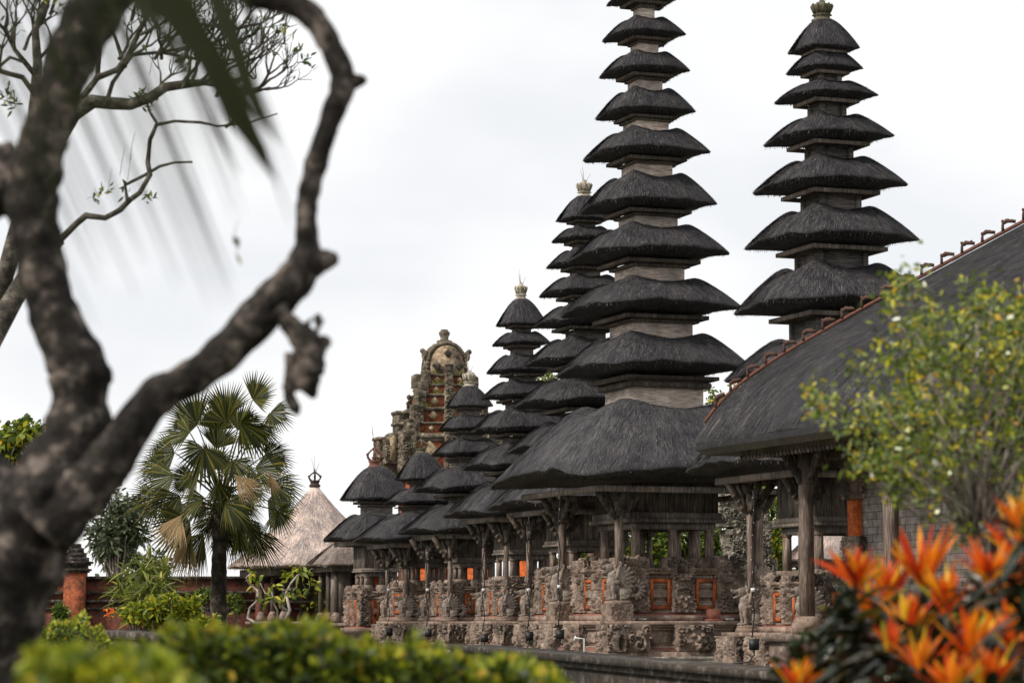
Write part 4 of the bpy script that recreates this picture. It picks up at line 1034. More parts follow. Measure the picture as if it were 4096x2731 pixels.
# local frame: +x into the building, -y towards the camera along the eave
LEN, DEP = 17.0, 9.6
bn = np.random.default_rng(5)
def roofpt(u, v):
    """long slope: u 0..1 along the eave (towards the camera), v 0..1 up the slope; hip at the far end"""
    vv = v * DEP / 2
    prof = 0.762 * vv ** 0.94 + 0.6 * (1 - np.exp(-vv / 0.35)) - 0.02 * vv
    y0 = -vv * 0.86; y1 = -LEN + vv * 0.86
    return np.stack([vv, y0 + (y1 - y0) * u, prof], -1)
q = MB()
U, V_ = np.meshgrid(np.linspace(0, 1, 70), np.linspace(0, 1, 40) ** 1.6)
G = roofpt(U, V_); G[..., 2] += 0.035 * np.sin(G[..., 1] * 1.7 + 1) * np.exp(-V_ * 5) + bn.normal(0, 0.006, U.shape)
q.grid(G)
def endpt(u, v):
    vv = v * DEP / 2; prof = 0.762 * vv ** 0.94 + 0.6 * (1 - np.exp(-vv / 0.35)) - 0.02 * vv
    x0 = vv; x1 = DEP - vv
    return np.stack([x0 + (x1 - x0) * u, -vv * 0.86, prof], -1)
q.grid(endpt(U, V_)[:, ::-1])
G2 = roofpt(U, V_); G2[..., 0] = DEP - G2[..., 0]; q.grid(G2[:, ::-1])
e2 = endpt(U, V_); e2[..., 1] = -LEN - e2[..., 1]; q.grid(e2)
# thick eave edge, curving in underneath
for (dx, dz, dx2, dz2) in ((0, 0, 0.0, -0.1), (0.0, -0.1, 0.14, -0.2), (0.14, -0.2, 0.75, -0.02), (0.75, -0.02, 4.6, 3.4)):
    c1 = [(dx, -dx, dz), (dx, -LEN + dx, dz), (DEP - dx, -LEN + dx, dz), (DEP - dx, -dx, dz)]
    c2 = [(dx2, -dx2, dz2), (dx2, -LEN + dx2, dz2), (DEP - dx2, -LEN + dx2, dz2), (DEP - dx2, -dx2, dz2)]
    q.add(c1 + c2, [[0, 4, 5, 1], [1, 5, 6, 2], [2, 6, 7, 3], [3, 7, 4, 0]])
n_ = 46000
uu, vv_ = bn.uniform(0, 0.62, n_), bn.uniform(0, 1, n_) ** 1.3
nf = 5000; uu = np.concatenate([uu, bn.uniform(0, 0.62, nf)]); vv_ = np.concatenate([vv_, np.zeros(nf)])
m_ = len(uu)
a0 = roofpt(uu, vv_ + bn.uniform(0.03, 0.08, m_)); a1 = roofpt(uu + bn.normal(0, 0.003, m_), vv_)
a1[-nf:] += np.stack([bn.uniform(-0.04, 0.0, nf), np.zeros(nf), bn.uniform(-0.13, 0.02, nf)], 1)
a1 += np.stack([-bn.uniform(0, 0.03, m_), np.zeros(m_), bn.uniform(0, 0.03, m_)], 1)
wd_ = bn.uniform(0.005, 0.013, (m_, 1)) * YU
q.add(np.stack([a0 - wd_, a0 + wd_, a1], 1).reshape(-1, 3), None, np.arange(m_ * 3).reshape(-1, 3))
n_ = 3000
uu, vv_ = bn.uniform(0, 0.4, n_), bn.uniform(0, 0.6, n_); a0 = endpt(uu, vv_ + 0.05); a1 = endpt(uu, vv_) + [0, 0.02, 0.02]
q.add(np.stack([a0 - 0.01 * XU, a0 + 0.01 * XU, a1], 1).reshape(-1, 3), None, np.arange(n_ * 3).reshape(-1, 3))
rf = q.build('thatch_roof', M['thatch'], big, (0, 0, ze))
hv = np.linspace(0.03, 1, 40)
hp_ = roofpt(np.zeros(40), hv) + [0, 0, 0.05]
q = MB(); q.tube(hp_ + np.array([0, 0.03, 0.0]), 0.035, 6); q.build('ridge_tiles', M['terra'], rf)
arc = np.concatenate([[0], np.cumsum(np.linalg.norm(np.diff(hp_, axis=0), axis=1))])
for k in range(17):        # pierced terracotta ornaments along the hip
    s_ = 0.3 + k * 0.385
    if s_ > arc[-1]: break
    c = np.array([np.interp(s_, arc, hp_[:, j]) for j in range(3)]); c2 = np.array([np.interp(s_ + 0.24, arc, hp_[:, j]) for j in range(3)])
    q = MB(); d = nrm(c2 - c)
    up = c + ZU * 0.03; sz = bn.uniform(0.75, 1.0)
    q.tube([up, up + ZU * 0.1 * sz, up + ZU * 0.17 * sz + d * bn.uniform(-0.02, 0.02)], [0.03, 0.026, 0.014], 6)
    q.tube([up + ZU * 0.12, up + ZU * 0.13 + d * 0.08, up + d * 0.17 + ZU * 0.08, c2 + ZU * 0.07], [0.03, 0.04, 0.03, 0.03], 6)
    for t_ in (0.02, 0.06, 0.1, 0.14, 0.18): q.ell(up + d * t_ + ZU * (0.14 - 0.3 * t_ + bn.uniform(-0.015, 0.02)), bn.uniform(0.02, 0.036, 3), None, 6, 4)
    q.ell(up + ZU * 0.17 * sz, 0.03, None, 6, 4)
    q.build('ridge_ornament', M['iron2'], rf)
q = MB(); q.beam((0.62, -0.62, ze - 0.14), (0.62, -LEN, ze - 0.14), 0.12, 0.2); q.beam((0.62, -0.7, ze - 0.14), (6, -0.7, ze - 0.14), 0.12, 0.2)
for k in range(90): q.ell((0.55, -0.7 - k * 0.14, ze - 0.27), (0.03, 0.05, 0.05), None, 6, 4)
q.beam((1.3, -1.3, ze + 0.25), (1.3, -LEN, ze + 0.25), 0.1, 0.14)
q.build('eave_beam', M['wood'], big)
pz = P(3250, 2560, 43.9)[2]
q = MB(); q.box(0.9, 9, -LEN, -1.0, -0.3, pz - 0.02); q.box(0.8, 9, -LEN, -0.9, pz - 0.02, pz + 0.1)
for k in range(3): q.box(0.84 - 0.05 * k, 0.9, -LEN, -0.95, pz - 0.35 - 0.2 * k, pz - 0.28 - 0.2 * k)
q.build('platform', M['stone'], big)
p1 = W2L(P(3228, 2400, 44.3), F0)
for k in range(4):
    x_, y_ = p1[0], p1[1] - 2.95 * k
    q = MB(); q.frustum((x_, y_, pz + 0.3), 0.2, 0.2, ze - pz - 0.2, 0.18, 0.18)
    po = q.build('post', M['post'], big)
    q = MB(); q.lathe((x_, y_, pz + 0.1), [(0.26, 0), (0.27, 0.15), (0.22, 0.26), (0.14, 0.3)], 12); q.build('post_base', M['stone_l'], po)
    q = MB()
    for d in ((0, 1), (0, -1), (1, 0), (-1, 0)):
        e1 = np.array([x_ + d[0] * 0.5, y_ + d[1] * 0.6, ze + 0.0]); s1 = np.array([x_, y_, ze - 0.75]); mm = (e1 + s1) / 2 - ZU * 0.08
        q.beam(s1, mm, 0.06, 0.14); q.beam(mm, e1, 0.06, 0.16)
        for t_ in (0.25, 0.45, 0.65, 0.8): q.ell(s1 + (e1 - s1) * t_ - ZU * 0.12, (0.06, 0.06, 0.07), None, 6, 4)
    q.build('bracket', M['wood_dark'], po)
wx = p1[0] + 1.0
q = MB(); q.box(wx, wx + 0.4, -LEN, p1[1] - 0.1, pz + 0.1, ze + 1.2); q.build('block_wall', M['brick_g'], big)
q = MB(); q.box(wx - 0.06, wx + 0.3, p1[1] - 0.097, p1[1] + 0.3, pz + 0.1, ze - 0.4); cp = q.build('brick_corner_pillar', M['brick_o'], big)
for (za, zb_) in ((0.45, 0.85), (1.35, 1.75), (ze - pz - 0.98, ze - pz - 0.1)):
    q = MB(); carved_block(q, wx - 0.13, wx + 0.32, p1[1] - 0.16, p1[1] + 0.36, pz + za, pz + zb_, 'foliage', 'demon', int(za * 10), 0.07); q.build('carved_stone', M['stone'], cp)
# ------------------------------------------------------------------ blurred stone coping wall near the camera
ca, cb = P(2080, 2600, 33.0), P(3350, 2706, 22.0)
d = nrm(cb - ca); ca2 = ca - d * 3; cb2 = cb + d * 8
for v in (ca2, cb2): pass
lw_ = thing('garden_wall', 'low dark lichen-covered stone wall, out of focus, crossing the bottom right', 'wall', (0, 0, 0))
q = MB()
for (o_, hgt, w_) in ((0, 0.07, 0.62), (-0.07, 0.07, 0.5), (-0.6, 0.53, 0.4), (-0.66, 0.06, 0.5)):
    a1 = ca2 + ZU * o_; b1 = cb2 + ZU * o_
    q.beam(a1 + ZU * hgt / 2 - ZU * 0.05, b1 + ZU * hgt / 2 - ZU * 0.05, w_, hgt)
q.build('coping', M['stone_d'], lw_)
q = MB(); q.beam(ca2 - ZU * 1.1, cb2 - ZU * 1.1, 0.36, 0.9); q.build('wall_body', M['stone_d'], lw_)
a1, b1 = P(440, 2532, 31), P(640, 2545, 29)
q = MB(); q.beam(a1, b1 + (b1 - a1) * 0.6, 0.4, 0.08); q.beam(a1 - ZU * 0.12, b1 + (b1 - a1) * 0.6 - ZU * 0.12, 0.3, 0.12); q.beam(a1 - ZU * 0.55, b1 + (b1 - a1) * 0.6 - ZU * 0.55, 0.36, 0.7)
tag(q.build('stone_kerb_wall', M['stone_d']), 'short dark stone wall end behind the clipped hedge, lower left', 'wall')
# ------------------------------------------------------------------ small things on the tallest shrine's table
rA = SH['A']['root'].location
def onA(px, py):
    """point of table A's front strip that shows at px"""
    Y = 57.8; p = P(px, 2480, Y); return (p[0], Y, 0.96)
for i, px in enumerate((2522, 2568, 2930)):
    p = onA(px, 0); y_ = rA.y - 1.87 + (p[0] - rA.x) * math.tan(AL)
    q = MB(); q.lathe((0, 0, 0), [(0.07, 0), (0.1, 0.02), (0.13, 0.05), (0.115, 0.055), (0.09, 0.03), (0.02, 0.02)], 18)
    t_ = tag(q.build('silver_bowl', M['steel'], None, (p[0], y_, 0.962), smooth=True), ['left one of two shallow silver bowls on the front table edge', 'shallow silver bowl beside the red brown incense block', 'silver bowl right of the red brown block near the right lion'][i], 'bowl', 'offering bowls on the stone table')
p = onA(2770 + 95, 0); y_ = rA.y - 1.8 + (p[0] - rA.x) * math.tan(AL)
q = MB(); q.frustum((0, 0, 0), 0.34, 0.3, 0.04); q.frustum((0, 0, 0.04), 0.24, 0.22, 0.2, 0.25, 0.23); q.frustum((0, 0, 0.24), 0.25, 0.23, 0.03, 0.2, 0.18)
tag(q.build('incense_block', M['redband'], None, (p[0], y_, 0.962), (0, 0, AL)), 'red brown stone incense block standing on the front table', 'incense holder')
p = P(2900, 2235, 59.5)
q = MB(); q.lathe((0, 0, 0), [(0.1, 0), (0.13, 0.24), (0.14, 0.25), (0.13, 0.27), (0.05, 0.275)], 16)
tag(q.build('plastic_bucket', M['white'], None, (p[0] , 59.9, 2.13), smooth=True), 'white plastic bucket on the pedestal beside a stone foot', 'bucket')
c = P(2318, 2560, 54.5)
q = MB(); q.tube([(c[0] + 0.09, 54.5, -0.15), (c[0] + 0.09, 54.5, P(0, 2553, 54.5)[2]), (c[0] - 0.1, 54.5, P(0, 2550, 54.5)[2]), (c[0] - 0.11, 54.5, P(0, 2560, 54.5)[2])], 0.022, 8)
q.tube([(c[0] - 0.08, 54.5, P(0, 2552, 54.5)[2]), (c[0] - 0.08, 54.5, P(0, 2541, 54.5)[2])], 0.014, 6)
tag(q.build('water_tap', M['white']), 'white standpipe with a tap in front of the stone table', 'tap')
# string-light cables and junction boxes
for (px, Y, yb, nm, yt) in ((2110, 62.8, 2552, 'nine-roofed shrine', 2060), (2232, 58.4, 2545, 'tallest shrine', 1960), (1930, 67.6, 2560, 'seven-roofed shrine', 2150), (1706, 71.3, 2540, 'five-roofed shrine', 2180), (1550, 75.3, 2535, 'three-roofed shrine', 2200), (3008, 50.0, 2585, 'grey timber shrine', 1960)):
    cb_ = thing('light_cable', 'black string-light cable running down the left post of the %s' % nm, 'cable', (0, 0, 0))
    ys = np.linspace(yt, yb - 35, 14)
    pts = [P(px + 5 * math.sin(i * 1.3) + (yb - y_) * 0.0 + 4, y_, Y - 0.15) for i, y_ in enumerate(ys)]
    q = MB(); q.tube(pts, 0.014, 5); q.build('wire', M['black'], cb_)
    q = MB()
    for k in range(12):
        y_ = yt + 30 + k * (yb - yt - 80) / 11; q.ell(P(px + 5 * math.sin((k * 1.05)) + 2, y_, Y - 0.17), 0.009, None, 6, 4)
    q.build('bulbs', M['white'], cb_)
    c = P(px + 4, 2345 if px > 2150 and px < 2300 else 2358, Y - 0.2)
    q = MB(); q.box(c[0] - 0.04, c[0] + 0.04, c[1] - 0.03, c[1] + 0.03, c[2] - 0.035, c[2] + 0.035); q.build('junction_box', M['white'], cb_)
    c = P(px + 8, yb - 10, Y - 0.35)
    q = MB(); q.box(c[0] - 0.09, c[0] + 0.09, c[1] - 0.06, c[1] + 0.06, c[2] - 0.11, c[2] + 0.1); q.tube([c, c - ZU * 0.2, c - ZU * 0.33 - XU * 0.1, c - ZU * 0.36 - XU * 0.4], 0.016, 5)
    q.build('power_box', M['black'], cb_)
# ------------------------------------------------------------------ leaves
def leaves(b, C, D, L, Wd, rng, bend=0.25, fold=0.0, seg=1):
    """pointed leaves at C growing along D (arrays); each leaf is one island of two or more quads/tris"""
    n = len(C); D = D / (np.linalg.norm(D, axis=1, keepdims=True) + 1e-9)
    r = rng.normal(size=(n, 3)); S_ = np.cross(D, r); S_ /= (np.linalg.norm(S_, axis=1, keepdims=True) + 1e-9)
    L = np.broadcast_to(np.asarray(L, float).reshape(-1, 1), (n, 1)); Wd = np.broadcast_to(np.asarray(Wd, float).reshape(-1, 1), (n, 1))
    dn = np.array([0, 0, -1.0]) * L * bend
    p0 = C; p1 = C + D * L * 0.35 + dn * 0.12; p2 = C + D * L * 0.7 + dn * 0.45; p3 = C + D * L + dn
    V = np.stack([p0, p1 - S_ * Wd / 2, p1 + S_ * Wd / 2, p2 - S_ * Wd * 0.4, p2 + S_ * Wd * 0.4, p3], 1).reshape(-1, 3)
    i = np.arange(n)[:, None] * 6
    b.add(V, i + np.array([[1, 3, 4, 2]]), np.concatenate([i + np.array([[0, 1, 2]]), i + np.array([[3, 5, 4]])]))
def blob_leaves(b, c, r, n, L, Wd, rng, shell=0.55, up=0.3, lobes=7, bend=0.25):
    """leaves in an uneven crown: several overlapping clumps with gaps"""
    c = np.array(c, float); r = np.array(r, float)
    cs, rs = [], []
    for k in range(lobes):
        d = rng.normal(size=3); d /= np.linalg.norm(d); cs.append(c + d * r * rng.uniform(0.35, 0.8)); rs.append(r * rng.uniform(0.28, 0.5))
    cs = np.array(cs); rs = np.array(rs); k = rng.integers(0, lobes, n)
    d = rng.normal(size=(n, 3)); d /= np.linalg.norm(d, axis=1, keepdims=True)
    C = cs[k] + d * rs[k] * rng.uniform(shell, 1.0, (n, 1))
    D = d + rng.normal(0, 0.5, (n, 3)) + [0, 0, up]
    leaves(b, C, D, rng.uniform(0.7, 1.3, n) * L, rng.uniform(0.7, 1.3, n) * Wd, rng, bend)
    return cs
def branch_rec(b, p, d, L, r, depth, rng, tips, curve=0.35, nfork=(2, 3), shrink=0.72, spread=0.55, n=6):
    pts = [p]; rad = [r]; dd = d.copy(); m = 5
    for i in range(m):
        dd = nrm(dd + np.array([0, 0, curve]) * 0.25 + rng.normal(0, 0.12, 3)); p = p + dd * L / m; pts.append(p); rad.append(r * (1 - 0.28 * (i + 1) / m))
    b.tube(pts, rad, n, cap=depth == 0)
    if depth == 0: tips.append((p, dd)); return
    for k in range(rng.integers(nfork[0], nfork[1] + 1)):
        e = nrm(rng.normal(size=3)); e = nrm(e - dd * e.dot(dd))
        branch_rec(b, p, nrm(dd + e * spread * rng.uniform(0.7, 1.3)), L * shrink * rng.uniform(0.8, 1.2), rad[-1] * 0.82, depth - 1, rng, tips, curve, nfork, shrink, spread, n)
def bush(name, label, cat, mt, boxes, Y, n, L, Wd, seed, group=None, dep=0.8, up=0.4, stems=True, parts='foliage', bend=0.25, lobes=8, zb=None):
    """shrub filling photograph boxes (x0, x1, ytop, ybottom) at distance Y"""
    rng = np.random.default_rng(seed); x0, x1 = min(q[0] for q in boxes), max(q[1] for q in boxes)
    base = P((x0 + x1) / 2, 2500, Y); gz = float(ground_z(Y)) if zb is None else zb
    t = thing(name, label, cat, (base[0], Y, gz), 0, group); o = np.array([base[0], Y, gz]); b = MB(); A_ = sum((q[1] - q[0]) * (q[3] - q[2]) for q in boxes)
    ctr = []
    for q in boxes:
        c = P((q[0] + q[1]) / 2, (q[2] + q[3]) / 2, Y) - o; k = Y / FPX
        r = (abs(q[1] - q[0]) / 2 * k, dep * (q[1] - q[0]) / 2 * k, abs(q[3] - q[2]) / 2 * k)
        ctr += list(blob_leaves(b, c, r, int(n * (q[1] - q[0]) * (q[3] - q[2]) / A_), L, Wd, rng, 0.3, up, lobes, bend))
    b.build(parts, M[mt], t)
    if stems:
        b = MB(); r_ = 0.012 * max(1, (x1 - x0) * Y / FPX)
        for c in ctr[::2]:
            m_ = c * 0.5 + rng.normal(0, 0.08, 3) * np.linalg.norm(c) * 0.5; m_[2] = c[2] * 0.45
            b.tube([np.array([rng.normal(0, 0.05), rng.normal(0, 0.05), -0.05]), m_, c], [r_ * 1.6, r_, r_ * 0.5], 5)
        b.build('stems', M['bark2'], t)
    return t
# ------------------------------------------------------------------ fan palm
YP = 72.0; prn = np.random.default_rng(11)
pb = P(870, 2500, YP); pt_ = P(876, 2010, YP)
palm = thing('fan_palm', 'tall dark trunked fan palm with stiff pleated leaves left of the straw pavilion', 'palm tree', (pb[0], YP, -0.15))
o = np.array([pb[0], YP, -0.15])
b = MB(); zz = np.linspace(0, 1, 40)
b.tube([np.array([0.04 * z, 0, (pt_[2] + 0.15) * z]) for z in zz], [0.24 - 0.05 * z + 0.012 * math.sin(z * 90) + (0.05 * (1 - z) ** 6) for z in zz], 14, rng=prn, wob=0.05)
b.build('trunk', M['bark_p'], palm)
crown_c = np.array([0.04, 0, pt_[2] + 0.15])
def fan(b, hub, ax_, side, R, rng, open_=2.5, droop=0.25, n=30, cup=0.3):
    """pleated fan: ax_ direction of the mid rib, side in-plane sideways direction"""
    nn = nrm(np.cross(ax_, side)); side = nrm(np.cross(nn, ax_))
    for k in range(n):
        a = (k + 0.5 - n / 2) / n * open_; hw = open_ / n / 2
        def pt(a_, r_, lift=0.0):
            q = hub + (ax_ * math.cos(a_) + side * math.sin(a_)) * r_ + nn * (lift + cup * r_ * abs(math.sin(a_)))
            return q - ZU * droop * r_ * r_ / R
        Rk = R * (0.82 + 0.18 * math.cos(a * 1.1)) * rng.uniform(0.93, 1.05); rs = Rk * rng.uniform(0.5, 0.64)
        pl = 0.02 * R
        V = [pt(a - hw, 0.03), pt(a + hw, 0.03), pt(a + hw, rs, 0), pt(a - hw, rs, 0), pt(a, rs, pl), pt(a, 0.03, 0.003), pt(a + rng.normal(0, 0.012), Rk, pl - rng.uniform(0, 0.12) * R * droop * 3)]
        b.add(V, [[0, 3, 4, 5], [5, 4, 2, 1]], [[3, 6, 4], [4, 6, 2]])
fans = [  # hub px, hub py, direction px, py, radius px, depth offset, openness
    (905, 1660, 0.05, -1, 165, 0.3, 2.2), (1010, 1600, 0.75, -0.65, 150, -0.2, 2.6), (960, 1690, 0.9, 0.25, 170, -0.5, 2.8), (790, 1700, -0.75, -0.6, 190, 0.2, 2.7),
    (815, 1790, -0.2, 0.98, 160, -1.1, 3.6), (760, 1730, -0.95, 0.05, 165, -0.6, 2.8), (1080, 1650, 0.9, 0.35, 130, 0.6, 2.6), (1020, 1700, 0.35, 0.95, 140, 0.5, 2.8),
    (700, 1810, -0.98, 0.0, 150, 0.5, 2.4), (700, 1900, -0.9, 0.35, 190, -0.7, 2.3), (640, 1990, -0.9, 0.2, 165, 0.2, 2.1), (720, 1980, -0.75, 0.6, 170, -0.9, 2.2),
    (930, 1840, 0.5, 0.86, 130, -1.2, 2.8), (1020, 1870, 0.95, 0.1, 180, -0.4, 2.3), (1060, 1820, 0.85, -0.35, 140, 0.4, 2.4), (1080, 1930, 0.85, 0.45, 160, -0.8, 2.2),
    (1110, 2040, 0.55, 0.7, 120, -1.0, 2.9), (1070, 2000, 0.9, 0.2, 150, 0.6, 2.2), (760, 2080, -0.85, 0.45, 200, -1.1, 2.5), (760, 2030, -0.95, 0.2, 170, 0.6, 2.2),
    (960, 2080, 0.55, 0.85, 150, 0.2, 2.2), (870, 1930, 0.15, 1, 140, -1.4, 2.6), (950, 2110, 0.45, 0.88, 170, -0.6, 1.9), (1000, 2110, 0.45, 0.88, 190, -0.9, 1.8), (870, 1720, 0.05, -1, 150, 0.9, 2.6), (905, 1690, -0.35, -0.9, 150, -0.2, 2.3), (950, 1720, 0.4, -0.9, 150, 0.2, 2.3),
    (815, 2130, -0.4, 0.9, 190, -0.7, 2.0), (900, 2110, 0.25, 1, 130, 0.5, 2.0), (790, 1880, -0.4, 0.9, 140, -1.2, 2.4), (850, 1880, 0.1, -1, 150, 0.6, 2.4),
    (980, 1950, 0.9, -0.2, 150, -1.3, 2.3), (900, 2010, 0.9, 0.5, 140, -1.5, 2.3), (820, 1990, -0.8, 0.4, 150, -1.4, 2.3), (660, 1870, -0.85, -0.3, 150, 0.8, 2.2)]
for k in range(11):
    a_ = prn.uniform(0, 2 * PI); r_ = prn.uniform(0.25, 0.75)
    hx_, hy_ = 872 + 235 * r_ * math.cos(a_), 1950 + 210 * r_ * math.sin(a_)
    fans.append((hx_, hy_, math.cos(a_) + prn.normal(0, 0.2), math.sin(a_) + prn.normal(0, 0.3) + 0.15, prn.uniform(110, 165), prn.uniform(-0.9, 1.2), prn.uniform(1.5, 2.6)))
dry = [(725, 2060, -0.45, 0.9, 150, -1.3, 1.5), (760, 2130, -0.35, 0.95, 190, -1.2, 1.3), (940, 1900, 0.75, 0.65, 130, -1.5, 1.2), (1080, 1890, 0.2, 1, 90, -1.3, 1.0)]
fi = 0
for lst, mt in ((fans, 'palm'), (dry, 'palm_dry')):
    for (hx, hy, dx, dy, R, dd, op) in lst:
        hub = P(hx, hy, YP + dd) - o; axv = nrm([dx, prn.uniform(-0.5, 0.3), -dy]); k = YP / FPX
        sdv = nrm(np.cross(nrm([prn.normal(0, 0.75), -1, prn.uniform(-0.5, 1.3)]), axv))
        b = MB(); fan(b, hub, axv, sdv, R * k * 0.94, prn, op, 0.25 if dy > -0.5 else 0.05, 25)
        lf = b.build('fan_leaf', M[mt], palm)
        b = MB(); c0_ = crown_c + np.array([0, 0, -0.2 if hy > 1950 else 0.1]); mid = (c0_ + hub) / 2 + ZU * 0.18
        b.tube([c0_, mid, hub, hub + axv * R * k * 0.15], [0.03, 0.022, 0.014, 0.006], 5); b.build('leaf_stalk', M[mt], lf)
b = MB()
for k in range(60):
    a = prn.uniform(0, 2 * PI); z_ = crown_c[2] - prn.uniform(-0.1, 0.7); r_ = 0.2
    s_ = np.array([math.cos(a) * r_, math.sin(a) * r_, z_]); b.tube([s_, s_ + np.array([math.cos(a) * 0.12, math.sin(a) * 0.12, -0.05]), s_ + np.array([math.cos(a) * 0.18, math.sin(a) * 0.18, -0.3])], [0.02, 0.014, 0.004], 4)
b.build('trunk_fibre', M['bark_p'], palm)
# ------------------------------------------------------------------ garden shrubs at the left
def rosette_bush(name, label, heads, Y, L, Wd, mt, seed, group=None, nl=34, stem='bark2'):
    rng = np.random.default_rng(seed); h0 = heads[0]; base = P(np.mean([h[0] for h in heads]), 2500, Y)
    gz = float(ground_z(Y)); t = thing(name, label, 'plant', (base[0], Y, gz), 0, group); o_ = np.array([base[0], Y, gz])
    for (px, py, dy) in heads:
        b = MB(); c = P(px, py, Y + dy) - o_; n = nl; a = rng.uniform(0, 2 * PI, n); el = rng.uniform(-0.35, 1.4, n)
        D = np.stack([np.cos(a) * np.cos(el), np.sin(a) * np.cos(el), np.sin(el)], 1)
        C = c + np.array([0, 0, 1.0]) * rng.uniform(-0.25, 0.12, (n, 1)) * L * 1.6
        strap(b, C, D, rng.uniform(0.75, 1.15, n) * L, Wd, rng)
        hd = b.build('leaf_head', M[mt], t)
        b = MB(); b.tube([np.array([rng.normal(0, 0.1), rng.normal(0, 0.1), -0.05]), c * 0.5 + rng.normal(0, 0.05, 3), c], [0.03, 0.025, 0.02], 6); b.build('stem', M[stem], hd)
    return t
def strap(b, C, D, L, Wd, rng, droop=0.35, seg=5):
    D = D / np.linalg.norm(D, axis=1, keepdims=True); n = len(C)
    S_ = np.cross(D, np.array([0, 0, 1.0]) + rng.normal(0, 0.3, (n, 3))); S_ /= np.linalg.norm(S_, axis=1, keepdims=True)
    L = np.broadcast_to(np.asarray(L, float), (n,))[:, None]; rows = []
    for i in range(seg + 1):
        t_ = i / seg; w_ = Wd * (0.5 + 0.9 * t_ * 1.6 if t_ < 0.35 else 1.0 * (1 - ((t_ - 0.35) / 0.65) ** 2.2) + 0.02)
        c = C + D * L * t_ + np.array([0, 0, -1.0]) * L * droop * t_ ** 2
        up_ = np.cross(S_, D) * Wd * 0.18
        rows.append(np.stack([c - S_ * w_ / 2 + up_, c, c + S_ * w_ / 2 + up_], 1))
    V = np.stack(rows, 1).reshape(-1, 3); per = (seg + 1) * 3; i0 = np.arange(n)[:, None] * per; F = []
    for s_ in range(seg):
        for c_ in (0, 1): F.append(i0 + np.array([[s_ * 3 + c_, s_ * 3 + c_ + 1, s_ * 3 + c_ + 4, s_ * 3 + c_ + 3]]))
    b.add(V, np.concatenate(F))
rosette_bush('dracaena_shrub', 'tall shrub with many heads of pale green strap leaves beside the palm', [(575, 2290, 0), (510, 2300, 0.3), (640, 2330, -0.3), (560, 2370, -0.4), (620, 2400, 0.2), (500, 2400, -0.3), (660, 2280, 0.3), (540, 2440, -0.2), (600, 2260, 0.5), (680, 2370, 0.0), (480, 2360, 0.2), (590, 2340, -0.5)], 62.0, 0.62, 0.055, 'leaf_strap', 3)
bush('crown_shrub', 'leafy yellow green shrub in front of the strap-leaved shrub', 'shrub', 'leaf_bright', [(540, 720, 2370, 2520), (620, 800, 2330, 2520), (760, 900, 2440, 2560), (470, 640, 2410, 2540)], 48.0, 2600, 0.12, 0.06, 4)
bush('small_shrub', 'small dark round shrub beside the orange brick pillar', 'shrub', 'leaf_mid', [(205, 300, 2375, 2500), (200, 270, 2400, 2520)], 60.0, 900, 0.1, 0.04, 5)
# feathery poinciana: flat layered sprays
rng = np.random.default_rng(9); Yf = 52.0; bs = P(390, 2500, Yf); fz = float(ground_z(Yf))
fe = thing('feathery_shrub', 'low feathery bright green shrub with small red orange flowers', 'shrub', (bs[0], Yf, fz)); o_ = np.array([bs[0], Yf, fz]); b = MB(); st = MB()
for k in range(46):
    a = rng.uniform(0, 2 * PI); rr = rng.uniform(0.1, 0.72) ; z_ = 0.35 + (0.95 * (1 - (rr / 0.75) ** 1.5)) * rng.uniform(0.25, 1.0)
    c = np.array([math.cos(a) * rr * 0.5, math.sin(a) * rr * 0.5, z_]); d = nrm([math.cos(a), math.sin(a), 0.12]); sd_ = nrm(np.cross(d, ZU))
    L = rng.uniform(0.25, 0.42)
    for j in range(11):
        t_ = (j + 1) / 11; q = c + d * L * t_ - ZU * 0.12 * L * t_ * t_; wl_ = 0.13 * math.sin(PI * min(1, t_ + 0.12)) + 0.015
        for s_ in (-1, 1):
            e = q + sd_ * s_ * wl_ + d * 0.03; b.add([q - d * 0.013, q + d * 0.013, e + d * 0.011, e - d * 0.011], [[0, 1, 2, 3]])
    st.tube([(0, 0, -0.05), c * [0.4, 0.4, 0.7], c], [0.015, 0.01, 0.006], 4)
b.build('foliage', M['leaf_bright'], fe); st.build('stems', M['bark2'], fe)
b = MB(); C = P(440, 2450, Yf - 0.4) - o_ + rng.normal(0, 0.07, (40, 3)) * [1, 1, 0.8]; leaves(b, C, rng.normal(size=(40, 3)), 0.05, 0.04, rng); b.build('flowers', M['flower'], fe)
# ------------------------------------------------------------------ twisted frangipani with few large leaves in front of the pavilion
rng = np.random.default_rng(21); Yt = 50.0; ob_ = P(1110, 2560, Yt); tz = float(ground_z(Yt))
tw = thing('young_frangipani', 'small twisted pale-stemmed tree with sparse yellow green leaves before the pavilion', 'tree', (ob_[0], Yt, tz)); o_ = np.array([ob_[0], Yt, tz])
paths = [([(1080, 2640), (1095, 2560), (1040, 2500), (990, 2470), (1000, 2430), (1030, 2400), (1030, 2360), (995, 2330), (985, 2310), (1005, 2290)], 7), ([(1090, 2560), (1130, 2500), (1160, 2440), (1150, 2400), (1145, 2370), (1165, 2330), (1190, 2300), (1215, 2290)], 8),
         ([(1110, 2510), (1110, 2440), (1090, 2400), (1090, 2375), (1075, 2350)], 5), ([(1150, 2400), (1140, 2380), (1130, 2360), (1180, 2350)], 4), ([(1150, 2440), (1120, 2420), (1105, 2400), (1060, 2370), (1040, 2330)], 4)]
b = MB(); lf = MB()
for pts, r in paths:
    pp = [P(x, y, Yt + 0.15 * math.sin(i * 2.1)) - o_ for i, (x, y) in enumerate(pts)]
    b.tube(pp, np.linspace(r, r * 0.45, len(pp)) * Yt / FPX, 7)
b.build('trunk', M['bark_l'], tw)
